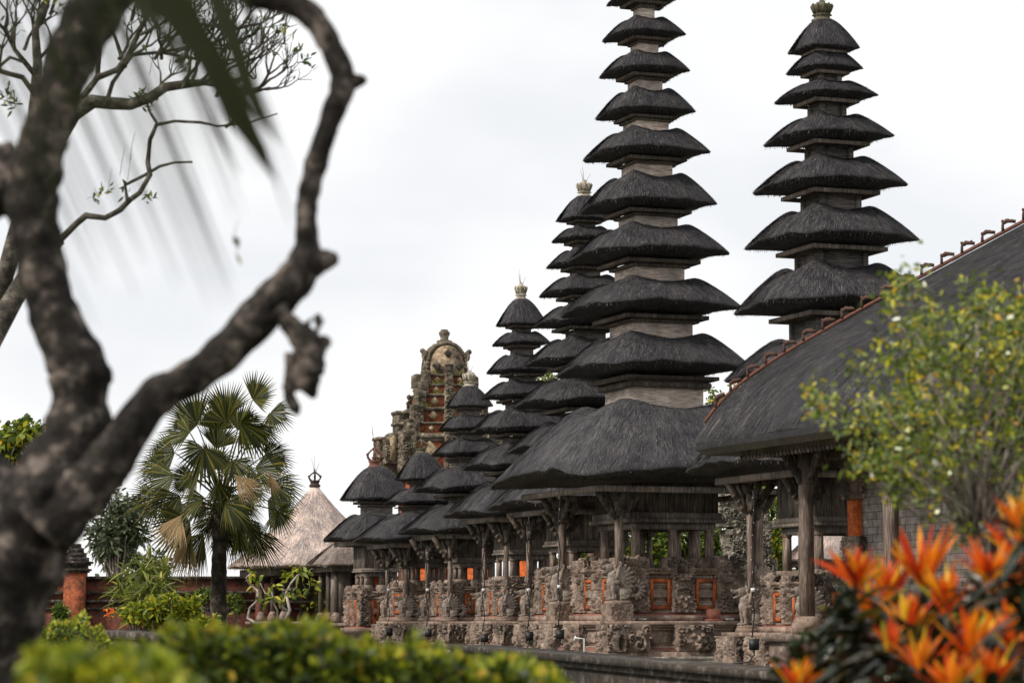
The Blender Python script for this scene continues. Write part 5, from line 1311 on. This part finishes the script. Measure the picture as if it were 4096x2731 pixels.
for (x, y, n) in ((1010, 2300, 12), (1030, 2335, 10), (1080, 2380, 14), (1060, 2410, 6), (1130, 2395, 10), (1170, 2380, 10), (1215, 2290, 16), (1240, 2310, 10), (1195, 2330, 10), (1225, 2360, 7), (1155, 2300, 12), (1100, 2345, 7), (1235, 2420, 5), (1110, 2500, 8), (1150, 2540, 6), (1185, 2275, 8), (1250, 2340, 8)):
    c = P(x, y, Yt + rng.uniform(-0.3, 0.3)) - o_; C = c + rng.normal(0, 0.05, (n, 3)); leaves(lf, C, rng.normal(size=(n, 3)) + [0, 0, 0.2], rng.uniform(0.12, 0.21, n), 0.065, rng, 0.35)
lf.build('foliage', M['leaf_bright'], tw)
bush('small_shrub', 'small bright shrub growing against the wall right of the palm trunk', 'shrub', 'leaf_mid', [(770, 900, 2340, 2420), (900, 960, 2360, 2450)], 84.0, 900, 0.12, 0.05, 31, stems=True)
bush('croton_shrub', 'shrub with orange tinged leaves behind the small brown pavilion posts', 'shrub', 'leaf_shrub', [(1250, 1350, 2350, 2470)], 86.5, 900, 0.16, 0.06, 32)
bush('croton_shrub', 'green shrub under the large straw pavilion roof beside its left posts', 'shrub', 'leaf_mid', [(915, 980, 2360, 2470)], 88.0, 500, 0.14, 0.05, 33)
# ------------------------------------------------------------------ background trees
def tree(name, label, tx, boxes, Y, n, L, Wd, mt, seed, bark='bark2', group='trees beyond the court', tr=0.12, dep=0.8, lobes=9):
    rng = np.random.default_rng(seed); base = P(tx, 2500, Y); t = thing(name, label, 'tree', (base[0], Y, -0.2), 0, group); o_ = np.array([base[0], Y, -0.2])
    b = MB(); cs = []
    A_ = sum((q[1] - q[0]) * (q[3] - q[2]) for q in boxes)
    for q in boxes:
        c = P((q[0] + q[1]) / 2, (q[2] + q[3]) / 2, Y) - o_; k = Y / FPX; r = ((q[1] - q[0]) / 2 * k, dep * (q[1] - q[0]) / 2 * k, (q[3] - q[2]) / 2 * k)
        cs += list(blob_leaves(b, c, r, int(n * (q[1] - q[0]) * (q[3] - q[2]) / A_), L, Wd, rng, 0.2, 0.2, lobes))
    b.build('crown', M[mt], t)
    b = MB(); cm = np.mean(cs, 0); fork = np.array([cm[0] * 0.3, 0, max(0.5, cm[2] * 0.55)])
    b.tube([(0, 0, 0), fork * 0.5 + rng.normal(0, 0.03, 3), fork], [tr * 1.3, tr, tr * 0.8], 8)
    for c in cs: b.tube([fork, (fork + c) / 2 + rng.normal(0, 0.12, 3), c], [tr * 0.5, tr * 0.3, tr * 0.12], 5)
    b.build('trunk', M[bark], t); return t
tree('frangipani_tree', 'dense grey green frangipani tree beyond the wall, left of the palm', 450, [(330, 560, 1960, 2280), (420, 600, 1980, 2200), (360, 520, 2080, 2300), (500, 700, 2180, 2320)], 104, 5200, 0.3, 0.09, 'leaf_grey', 1, 'bark_l', lobes=12)
tree('leafy_tree', 'bright green broad-leaved tree at the left edge behind the dark trunk', -60, [(-150, 200, 1680, 1800), (-120, 150, 1740, 1960), (-60, 120, 1820, 2060)], 58, 1500, 0.2, 0.13, 'leaf_shrub', 2, lobes=14)
tree('casuarina_tree', 'hazy fine-leaved tree far behind at the left edge', 150, [(60, 260, 1760, 2100), (100, 220, 1660, 1900)], 120, 3000, 0.28, 0.03, 'leaf_grey', 3)
tree('flowering_tree', 'pale white flowering tree behind the dark trunk, far left', 90, [(0, 180, 1900, 2100)], 100, 1600, 0.2, 0.1, 'leaf_grey', 4)
tree('leafy_tree', 'broad-leaved tree seen between the legs of the tallest shrine', 2500, [(2380, 2620, 2080, 2320), (2560, 2760, 2080, 2330), (2230, 2420, 2180, 2330), (2700, 2920, 2060, 2340)], 86, 9000, 0.2, 0.1, 'leaf_mid', 5, lobes=16)
tree('leafy_tree', 'tree with yellowing leaves between the tallest shrine and the timber tower', 3020, [(2900, 3120, 1900, 2160), (3020, 3160, 2050, 2330), (2860, 2960, 1900, 2050)], 92, 6500, 0.22, 0.08, 'leaf_shrub', 6, lobes=14)
tree('thin_tree', 'thin-leaved tree top showing in the gap right of the tallest tower', 2860, [(2810, 2920, 1530, 1660), (2900, 3060, 1500, 1600), (2840, 3000, 1560, 1660)], 88, 700, 0.17, 0.07, 'leaf_shrub', 7, tr=0.08)
tree('leafy_tree', 'green tree behind the legs of the grey timber tower', 3330, [(3160, 3420, 2150, 2330)], 84, 2600, 0.2, 0.09, 'leaf_mid', 8)
tree('thin_tree', 'pale leafed twigs behind the gap in the seven-roofed and nine-roofed shrines', 2160, [(2080, 2240, 1480, 1560), (2130, 2260, 1450, 1530)], 110, 500, 0.17, 0.07, 'leaf_shrub', 9, tr=0.06)
bush('bird_of_paradise', 'upright long-leaved plant between the shrine legs, left of the tallest shrine', 'plant', 'leaf_strap', [(2240, 2320, 2200, 2330)], 70.0, 160, 0.5, 0.08, 41, up=1.2, zb=0.2)
rng = np.random.default_rng(5); lv = MB()
for k in range(240):       # far tree line, one mass low behind everything
    Yk = 190 + rng.uniform(-20, 30); x_ = rng.uniform(-60, 75); h_ = rng.uniform(1.0, 3.2)
    n = 60; C = np.array([x_, Yk, h_ * 0.3]) + rng.normal(0, 1, (n, 3)) * [1.6, 1.5, h_ * 0.42]; leaves(lv, C, rng.normal(size=(n, 3)), 0.9, 0.5, rng)
tag(lv.build('far_woodland', M['leaf_dark']), kind='stuff')
# ------------------------------------------------------------------ bare frangipani tree, mid distance top left
rng = np.random.default_rng(2024); Yb = 26.0; kb = Yb / FPX
bt = thing('bare_frangipani', 'bare many-forked frangipani tree with upturned twigs, behind the dark trunk', 'tree', (P(-250, 2500, Yb)[0], Yb, -0.65)); o_ = np.array([P(-250, 2500, Yb)[0], Yb, -0.65])
b = MB(); tips = []
def px_path(pts, r0, r1, dy=0.0):
    pp = [P(x, y, Yb + dy + 0.12 * math.sin(i * 1.7)) - o_ for i, (x, y) in enumerate(pts)]
    b.tube(pp, np.linspace(r0 * 0.62, r1 * 0.7, len(pp)) * kb, 8, wob=0.1, rng=rng); return pp
px_path([(-250, 2600), (-200, 1900), (-60, 1400), (120, 1080), (240, 960)], 130, 34)
px_path([(240, 960), (300, 900), (345, 862), (420, 872), (480, 840), (520, 800), (560, 770), (600, 700), (590, 650), (600, 560), (625, 500)], 24, 12)
px_path([(510, 800), (500, 740), (580, 700), (640, 665), (700, 650), (770, 648)], 14, 6)
px_path([(625, 500), (700, 485), (800, 490), (870, 505), (930, 500), (1000, 490), (1110, 455)], 12, 4)
px_path([(625, 490), (600, 450), (590, 420), (560, 400)], 11, 7)
px_path([(-60, 1400), (100, 800), (290, 460), (370, 405), (450, 412), (520, 420), (600, 390), (660, 350), (760, 335), (820, 330), (920, 350), (1000, 365)], 60, 14)
px_path([(290, 460), (340, 380), (390, 310), (470, 280), (520, 210), (560, 120), (600, 40), (620, -60)], 24, 14)
px_path([(430, 400), (450, 330), (500, 260), (530, 220), (640, 210), (760, 190), (860, 170)], 16, 8)
px_path([(500, 270), (470, 180), (450, 120)], 14, 8)
px_path([(390, 310), (400, 200), (385, 60), (400, -40)], 16, 9)
px_path([(100, 800), (140, 380), (150, 250), (140, 120), (200, -40)], 40, 16)
px_path([(140, 380), (90, 310), (0, 285), (-80, 260)], 18, 14)
px_path([(140, 300), (60, 200), (20, 120), (-40, 60)], 16, 10)
px_path([(100, 250), (40, 230), (-30, 290)], 12, 10)
seeds = [((625, 400), (0.1, 0, 1), 120), ((770, 190), (0.8, 0.1, 0.5), 190), ((860, 170), (0.9, 0, 0.3), 180), ((820, 330), (0.7, 0, 0.7), 190), ((920, 350), (0.9, 0.1, 0.35), 200), ((1000, 365), (0.95, 0, 0.2), 160),
         ((760, 335), (0.5, 0.2, 0.8), 180), ((700, 250), (0.8, -0.2, 0.4), 200), ((560, 120), (0.6, 0, 0.6), 200), ((600, 40), (0.8, 0, 0.4), 200), ((640, 210), (0.7, 0, 0.6), 200), ((520, 210), (0.7, 0.2, 0.6), 180), ((450, 120), (-0.3, 0, 0.9), 120),
         ((200, 60), (0.3, 0, 0.9), 130), ((140, 150), (-0.4, 0, 0.8), 150), ((60, 200), (-0.3, 0, 0.9), 150), ((0, 285), (-0.2, 0, 0.8), 150), ((150, 250), (0.4, 0, 0.8), 150), ((385, 60), (-0.3, 0, 0.8), 120), ((20, 120), (0.2, 0, 0.9), 120), ((900, 510), (0.8, 0, 0.45), 110), ((960, 240), (0.8, 0, 0.35), 170), ((930, 120), (0.85, 0, 0.3), 170)]
px_path([(640, 210), (800, 240), (960, 240)], 12, 8); px_path([(600, 40), (760, 90), (930, 120)], 13, 8)
seeds += [((q[0] + rng.uniform(-60, 60), q[1] + rng.uniform(-50, 40)), (d[0] + rng.normal(0, 0.3), d[1] + rng.normal(0, 0.3), d[2] + rng.normal(0, 0.2)), L) for (q, d, L) in (seeds[1:12] + seeds[-2:]) + seeds[1:19]]
for (q, d, L) in seeds:
    branch_rec(b, P(q[0], q[1], Yb) - o_, nrm(d), L * kb * 0.62, 8.0 * kb, 3, rng, tips, curve=0.4, nfork=(2, 3), shrink=0.78, spread=0.62, n=6)
b.build('trunk', M['bark2'], bt)
b = MB()
for p_, d_ in tips:
    if rng.random() < 0.3: leaves(b, p_ + rng.normal(0, 0.01, (2, 3)), np.array(d_) + rng.normal(0, 0.4, (2, 3)), 0.1, 0.022, rng, 0.1)
for (x, y) in ((560, 395), (590, 430), (545, 380), (940, 470), (500, 760), (380, 790), (415, 770), (600, 790), (1225, 240), (40, 400), (60, 420), (30, 380)):
    for k in range(4): leaves(b, (P(x, y, Yb) - o_)[None] + rng.normal(0, 0.03, (3, 3)), rng.normal(size=(3, 3)) + [0, 0, 0.7], 0.09, 0.025, rng, 0.1)
for (x, y) in ((520, 640), (480, 700), (600, 300), (510, 720), (430, 780)): px_path([(x, y), (x + 8, y - 60), (x + 20, y - 110)], 2, 1)
b.build('leaf_tuft', M['leaf_mid'], bt)
# ------------------------------------------------------------------ foreground tree (out of focus)
rng = np.random.default_rng(4); YT = 9.0; kt = YT / FPX
ft = thing('foreground_tree', 'out-of-focus gnarled frangipani tree with dark trunk and arching branch, close left', 'tree', (P(-60, 2731, YT)[0], YT, -0.65)); o_ = np.array([P(-60, 2731, YT)[0], YT, -0.65])
def tr_path(pts, dy=0.0, n=16, mb=None):
    q = np.array([[*P(x, y, YT + dy)] for x, y, w_ in pts]) - o_; w_ = np.array([p[2] for p in pts]) / 2 * kt
    t0 = np.arange(len(pts)); t1 = np.linspace(0, len(pts) - 1, len(pts) * 4)
    from_ = lambda a: np.interp(t1, t0, a)
    Q = np.stack([from_(q[:, i]) for i in range(3)], 1); W_ = from_(w_)
    for _ in range(2): Q[1:-1] = (Q[:-2] + 2 * Q[1:-1] + Q[2:]) / 4
    W_ = W_ * (1 + 0.05 * np.sin(np.arange(len(W_)) * 1.3) + rng.uniform(-0.03, 0.03, len(W_)))
    mb.tube(Q, W_, n, wob=0.03, rng=rng)
b = MB()
tr_path([(-260, 3900, 560), (-160, 3300, 480), (-60, 2900, 420), (-60, 2640, 320), (0, 2450, 350), (70, 2250, 370), (145, 2060, 390), (250, 1900, 370), (312, 1760, 290), (320, 1600, 225), (318, 1480, 250), (290, 1420, 235), (222, 1283, 200), (168, 1091, 195), (152, 964, 200), (134, 893, 195), (122, 765, 230), (150, 638, 215), (190, 510, 185), (228, 383, 185), (275, 255, 215), (330, 128, 220), (405, 0, 250), (470, -160, 250), (500, -400, 230)], 0, 18, b)
tr_path([(170, 2120, 260), (290, 2000, 230), (395, 1905, 200), (480, 1790, 175), (560, 1660, 155), (640, 1570, 155), (740, 1530, 140), (850, 1455, 150), (950, 1360, 155), (1050, 1250, 170), (1120, 1180, 165), (1190, 1110, 155), (1228, 1030, 135), (1228, 950, 92), (1225, 870, 84), (1228, 800, 84), (1245, 730, 88), (1268, 640, 92), (1298, 550, 84), (1330, 450, 92), (1368, 370, 100), (1375, 300, 100), (1330, 200, 95), (1290, 120, 95), (1235, 50, 105), (1150, 8, 100), (1050, -2, 95), (940, -40, 95), (800, -150, 110), (600, -330, 140), (500, -420, 160)], -0.2, 16, b)
tr_path([(1240, 1060, 120), (1300, 1040, 90), (1340, 1035, 60), (1354, 1034, 30)], -0.2, 12, b)
tr_path([(1380, 340, 90), (1425, 325, 60), (1455, 320, 44), (1468, 318, 16)], -0.2, 12, b)
tr_path([(340, 1520, 200), (400, 1500, 130), (436, 1488, 90), (448, 1484, 30)], 0, 12, b)
tr_path([(150, 690, 220), (80, 720, 300), (-20, 720, 330), (-200, 760, 330), (-400, 800, 200)], 0.1, 14, b)
tr_path([(160, 2120, 240), (40, 1950, 170), (-60, 1860, 150), (-200, 1780, 140)], 0.15, 12, b)
tr_path([(140, 2000, 150), (190, 1960, 110), (214, 1950, 60)], -0.25, 12, b)
b.build('trunk', M['bark'], ft, smooth=True)
b = MB()
tr_path([(1110, 1240, 90), (1140, 1275, 70), (1180, 1320, 90), (1230, 1370, 125), (1240, 1440, 120), (1225, 1500, 130), (1240, 1550, 80), (1258, 1592, 20)], -0.3, 12, b)
tr_path([(1190, 1420, 100), (1165, 1520, 60), (1152, 1580, 44), (1180, 1630, 52), (1192, 1660, 16)], -0.3, 10, b)
for k in range(26):
    p = P(1170 + rng.uniform(-30, 130), rng.uniform(1270, 1560), YT - 0.3) - o_; b.ell(p, rng.uniform(0.012, 0.03, 3), None, 6, 4)
for (x, y) in ((1245, 1290), (1280, 1320), (1296, 1370), (1290, 1300), (1295, 1470)): b.tube([P(x - 20, y + 10, YT - 0.3) - o_, P(x + 8, y - 22, YT - 0.3) - o_], [0.012, 0.002], 5)
b.build('hanging_dead_stub', M['bark'], ft)
b = MB()
for (x, y) in ((935, 940), (945, 1010)): leaves(b, (P(x, y, YT) - o_)[None], np.array([[0.4, 0, -1.0]]), 0.05, 0.022, rng, 0.0); b.tube([P(x, y, YT) - o_, P(x + 20, y - 60, YT) - o_], [0.0012, 0.0008], 4)
b.build('hanging_leaf', M['leaf_mid'], ft)
# ------------------------------------------------------------------ palm frond hanging very close at the top left
rng = np.random.default_rng(8)
fr = thing('palm_frond', 'very blurred dark palm frond hanging close to the lens at the top left', 'palm leaf', tuple(P(300, -700, 2.2)))
o_ = P(300, -700, 2.2)
b = MB(); b.tube([P(x, y, 2.2) - o_ for x, y in ((-500, -250), (-100, -420), (300, -560), (800, -560), (1200, -420))], 0.008, 6); rach = b.build('rachis', M['frond'], fr)
def leaflet(pts, w_, Y, y2=None):
    b = MB(); n = len(pts); Q = []
    for i, (x, y) in enumerate(pts):
        t_ = i / (n - 1); p = P(x, y, Y + (y2 or 0) * t_) - o_; d = nrm(np.array([pts[min(i + 1, n - 1)][0] - pts[max(i - 1, 0)][0], 0, -(pts[min(i + 1, n - 1)][1] - pts[max(i - 1, 0)][1])]))
        s_ = np.cross(d, (0, 1, 0)); ww = w_ * (1 - t_ ** 3) / 2 + 0.0004
        Q.append([p - s_ * ww, p + np.array([0, 0.25 * ww, 0]), p + s_ * ww])
    b.grid(np.array(Q)); b.build('leaflet', M['frond'], fr)
# broad near leaflets
leaflet([(420, -300), (548, 0), (765, 300), (860, 500), (957, 708)], 0.022, 5.0, 0.1)
leaflet([(430, -300), (640, -20), (830, 210), (945, 450), (1040, 600), (1120, 750)], 0.062, 5.0, 0.2)
leaflet([(700, -300), (860, -20), (930, 150), (995, 360), (1060, 480), (1120, 590)], 0.042, 5.2, 0.1)
leaflet([(600, -300), (700, -40), (800, 150), (900, 330), (1010, 520), (1090, 690)], 0.05, 5.4, 0.1)
leaflet([(850, -300), (950, -60), (1000, 60), (1040, 170), (1072, 262)], 0.02, 5.2, 0.1)
for k in range(19):        # thin leaflets, almost dissolved by the lens
    x0 = -330 + k * 64 + rng.uniform(-16, 16); L = rng.uniform(1150, 1450) * (1.0 if k < 12 else 0.75)
    leaflet([(x0 + L * t_ * (0.5 - 0.006 * k), -200 + L * t_ * (0.95 + 0.1 * t_)) for t_ in (0, 0.25, 0.5, 0.75, 1)], rng.uniform(0.005, 0.011), rng.uniform(3.3, 4.4), 0.15)
# ------------------------------------------------------------------ hedges
def hedge(name, label, prof, Y, Y2, n, L, Wd, mt, seed, low=2800):
    """clipped hedge: top line given in the photograph, thick in depth"""
    rng = np.random.default_rng(seed); xs = [p[0] for p in prof]; ys = [p[1] for p in prof]
    base = P(np.mean(xs), 2731, Y); ys = [v + {22.0: 30, 9.0: 34, 5.6: 20}[Y] for v in ys]; t = thing(name, label, 'hedge', (base[0], Y, -0.65)); o_ = np.array([base[0], Y, -0.65]); b = MB()
    px = rng.uniform(xs[0], xs[-1], n); yy = rng.uniform(0, 1, n) ** 1.3; Yk = rng.uniform(Y, Y2, n); top = np.interp(px, xs, ys) + 22 * np.sin(px * 0.013 + seed) + 14 * np.sin(px * 0.033) + 16 * np.sin(px * 0.071) + 14
    pyy = top + yy * (low - top); k = Yk / FPX
    H = (HZ - pyy) * Y / FPX; C = np.stack([(px - CX) / FPX * Yk, Yk, EYE + H + rng.normal(0, 0.012, n)], 1) - o_
    D = rng.normal(size=(n, 3)) + [0, -0.3, 0.7]
    leaves(b, C, D, rng.uniform(0.6, 1.3, n) * L, rng.uniform(0.7, 1.3, n) * Wd, rng, 0.15)
    m_ = n // 8; px = rng.uniform(xs[0], xs[-1], m_); top = np.interp(px, xs, ys) + 22 * np.sin(px * 0.013 + seed) + 14 * np.sin(px * 0.033) + 16 * np.sin(px * 0.071) + 14 - rng.uniform(-60, 35, m_) * np.sin(px * 0.05) ** 2; Yk = rng.uniform(Y, Y2, m_)
    b.build('foliage', M[mt], t)
    b = MB(); C = np.stack([(px - CX) / FPX * Yk, Yk, EYE + (HZ - top + 8) * Y / FPX], 1) - o_; leaves(b, C, rng.normal(size=(m_, 3)) * 0.7 + [0, -0.2, 1.2], rng.uniform(0.8, 1.4, m_) * L, Wd, rng, 0.1); b.build('young_shoots', M['leaf_bright'], t)
    b = MB(); xa, xb = (xs[0] - CX) / FPX * Y - o_[0], (xs[-1] - CX) / FPX * Y - o_[0]
    for k in range(int((xb - xa) * 12)):
        x_ = rng.uniform(xa, xb); yk = rng.uniform(0.1, Y2 - Y); zt_ = EYE + (HZ - np.interp((x_ + o_[0]) / Y * FPX + CX, xs, ys) - 40) * Y / FPX + 0.65; b.tube([(x_, yk, -0.02), (x_ + rng.normal(0, 0.06), yk, zt_ * 0.6), (x_ + rng.normal(0, 0.1), yk + rng.normal(0, 0.08), zt_ * 0.95)], [0.012, 0.008, 0.004], 5)
    b.build('stems', M['bark2'], t); return t
hedge('clipped_hedge', 'clipped green hedge mound behind the trunk, lower left', [(120, 2500), (250, 2490), (360, 2485), (440, 2520), (480, 2600)], 22.0, 24.5, 14000, 0.045, 0.022, 'leaf_hedge', 1, 2760)
hedge('garden_hedge', 'long out-of-focus green hedge across the bottom of the view', [(520, 2640), (640, 2560), (760, 2520), (900, 2505), (1000, 2520), (1150, 2515), (1300, 2500), (1400, 2545), (1550, 2590), (1650, 2600), (1760, 2590), (1900, 2640), (2000, 2630), (2120, 2680), (2230, 2720), (2300, 2790)], 9.0, 10.2, 15000, 0.045, 0.024, 'leaf_hedge', 2, 2820)
hedge('near_hedge', 'very blurred yellow green hedge top at the bottom left corner', [(130, 2690), (220, 2630), (330, 2620), (420, 2650), (560, 2640), (660, 2690), (800, 2760)], 5.6, 6.3, 3000, 0.042, 0.026, 'leaf_bright', 3, 2860)
# ------------------------------------------------------------------ right side: shrub and cordylines
rng = np.random.default_rng(12); YR = 14.0; kr = YR / FPX; base = P(3900, 2600, YR)
sh_ = thing('fine_leaved_tree', 'small fine-leaved yellow green tree in front of the pavilion at the right', 'tree', (base[0], YR, -0.65)); o_ = np.array([base[0], YR, -0.65])
b = MB(); st = MB()
clumps = []
for (x0, x1, y0, y1, n) in ((3560, 3700, 1080, 1320, 14), (3640, 4150, 1180, 1500, 52), (3560, 4200, 1350, 1900, 120), (3400, 3800, 1560, 1900, 52), (3250, 3520, 1560, 1700, 14), (3430, 3760, 1850, 2050, 12), (3700, 4200, 1850, 2120, 18), (3330, 3460, 1380, 1480, 3), (3850, 4200, 1130, 1400, 24), (4050, 4350, 1200, 2100, 60)):
    for k in range(int(n * 0.85)): clumps.append((rng.uniform(x0, x1), rng.uniform(y0, y1)))
root_ = P(3905, 2150, YR) - o_
for i, (x, y) in enumerate(clumps):
    Yk = YR + rng.uniform(-0.6, 0.6); c = P(x, y, Yk) - o_; n = int(rng.integers(14, 40)); s_ = rng.uniform(0.03, 0.08)
    C = c + rng.normal(0, 1, (n, 3)) * [s_, s_, s_]; leaves(b, C, rng.normal(size=(n, 3)) + [0, 0, 0.2], rng.uniform(0.028, 0.06, n), rng.uniform(0.015, 0.026, n), rng, 0.15)
    if i % 5 == 0: st.tube([root_ + rng.normal(0, 0.03, 3), (root_ + c) / 2 + rng.normal(0, 0.07, 3), c, c + rng.normal(0, 0.06, 3)], [0.01, 0.007, 0.004, 0.002], 5)
b.build('crown', M['leaf_shrub'], sh_)
st.tube([(0, 0, -0.02), P(3900, 2400, YR) - o_, root_], [0.045, 0.04, 0.03], 8); st.build('trunk', M['bark_l'], sh_)
CO = [(3700, 2330, 14.0, 1.0, 0.9, 1, 'large orange cordyline head with spread blades, tallest of the left cluster'), (3420, 2330, 13.6, 0.75, 0.5, 2, 'small orange and dark leaved cordyline at the left end of the clump'),
      (3640, 2520, 13.2, 0.62, 0.9, 3, 'narrow orange cordyline head below the large spread one'), (3960, 2330, 13.4, 0.85, 0.9, 4, 'orange cordyline head in the middle right of the clump'),
      (4090, 2250, 14.5, 1.0, 1.0, 5, 'tall orange cordyline cut by the right edge of the view'), (3880, 2620, 12.6, 0.8, 1.0, 6, 'bright orange cordyline head at the bottom centre of the clump'),
      (4060, 2600, 12.9, 0.8, 0.9, 7, 'yellow orange cordyline head at the bottom right corner'), (3560, 2580, 13.0, 0.5, 0.6, 8, 'low reddish cordyline rosette among dark leaves'),
      (3190, 2740, 12.2, 0.5, 0.8, 9, 'low yellow orange cordyline tip above the stone wall'), (3800, 2760, 12.0, 0.7, 0.9, 10, 'orange cordyline tip at the lower edge of the view'), (4110, 2120, 11.5, 0.6, 1.0, 11, 'single tall golden cordyline blade tuft at the right edge'),
      (4010, 2480, 13.8, 0.8, 0.9, 12, 'orange cordyline head between the middle right head and the corner head'), (3540, 2380, 14.6, 0.8, 0.9, 13, 'upright red orange cordyline just left of the largest head'), (3960, 2740, 12.2, 0.8, 0.9, 14, 'orange cordyline head cut off by the bottom edge near the right corner'),
      (3790, 2430, 13.6, 0.8, 0.9, 15, 'reddish cordyline head between the large head and the bottom centre head'), (3480, 2450, 14.2, 0.7, 0.9, 16, 'small red tipped cordyline low on the left side of the clump'), (4060, 2400, 14.2, 0.9, 0.9, 17, 'upright yellow orange cordyline at the right edge below the tall tuft'), (3690, 2680, 12.8, 0.75, 0.9, 18, 'golden cordyline head near the bottom left of the clump')]
for (px, py, Y, sc, frac, sd_, lb) in CO:
    rng = np.random.default_rng(sd_ * 17); Y = Y * 0.75; sc = sc * 0.8; py = py + 22; base = P(px, 2731, Y); t = thing('cordyline_plant', lb, 'plant', (base[0], Y, -0.65), 0, 'orange cordyline plants at the lower right'); o_ = np.array([base[0], Y, -0.65]); c = P(px, py, Y) - o_
    n = 25; a = rng.uniform(0, 2 * PI, n); el = rng.uniform(0.7, 1.52, n); D = np.stack([np.cos(a) * np.cos(el), np.sin(a) * np.cos(el) * 0.6, np.sin(el)], 1)
    b = MB(); strap(b, c + rng.normal(0, 0.008, (n, 3)), D, rng.uniform(0.22, 0.4, n) * sc, 0.036 * sc ** 0.5, rng, rng.uniform(0.05, 0.22)); b.build('orange_leaves', M['cordy'], t)
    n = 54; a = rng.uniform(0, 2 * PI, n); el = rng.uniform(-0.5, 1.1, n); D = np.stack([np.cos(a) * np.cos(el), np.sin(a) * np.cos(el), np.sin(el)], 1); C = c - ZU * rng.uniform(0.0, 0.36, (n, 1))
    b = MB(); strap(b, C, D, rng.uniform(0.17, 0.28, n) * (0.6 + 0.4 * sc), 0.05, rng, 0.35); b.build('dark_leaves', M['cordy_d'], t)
    b = MB(); b.tube([(0, 0, -0.02), c * 0.5, c], [0.014, 0.012, 0.012], 6); b.build('stem', M['bark2'], t)
rng = np.random.default_rng(88)
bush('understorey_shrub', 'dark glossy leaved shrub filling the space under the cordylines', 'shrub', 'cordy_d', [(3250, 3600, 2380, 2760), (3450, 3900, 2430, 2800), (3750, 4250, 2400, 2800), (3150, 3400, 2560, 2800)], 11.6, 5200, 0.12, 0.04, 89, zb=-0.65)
bush('small_shrub', 'small grey green leaved plant tip left of the cordylines by the wall', 'shrub', 'leaf_grey', [(3150, 3330, 2480, 2700)], 13.4, 160, 0.08, 0.03, 90, zb=-0.65)
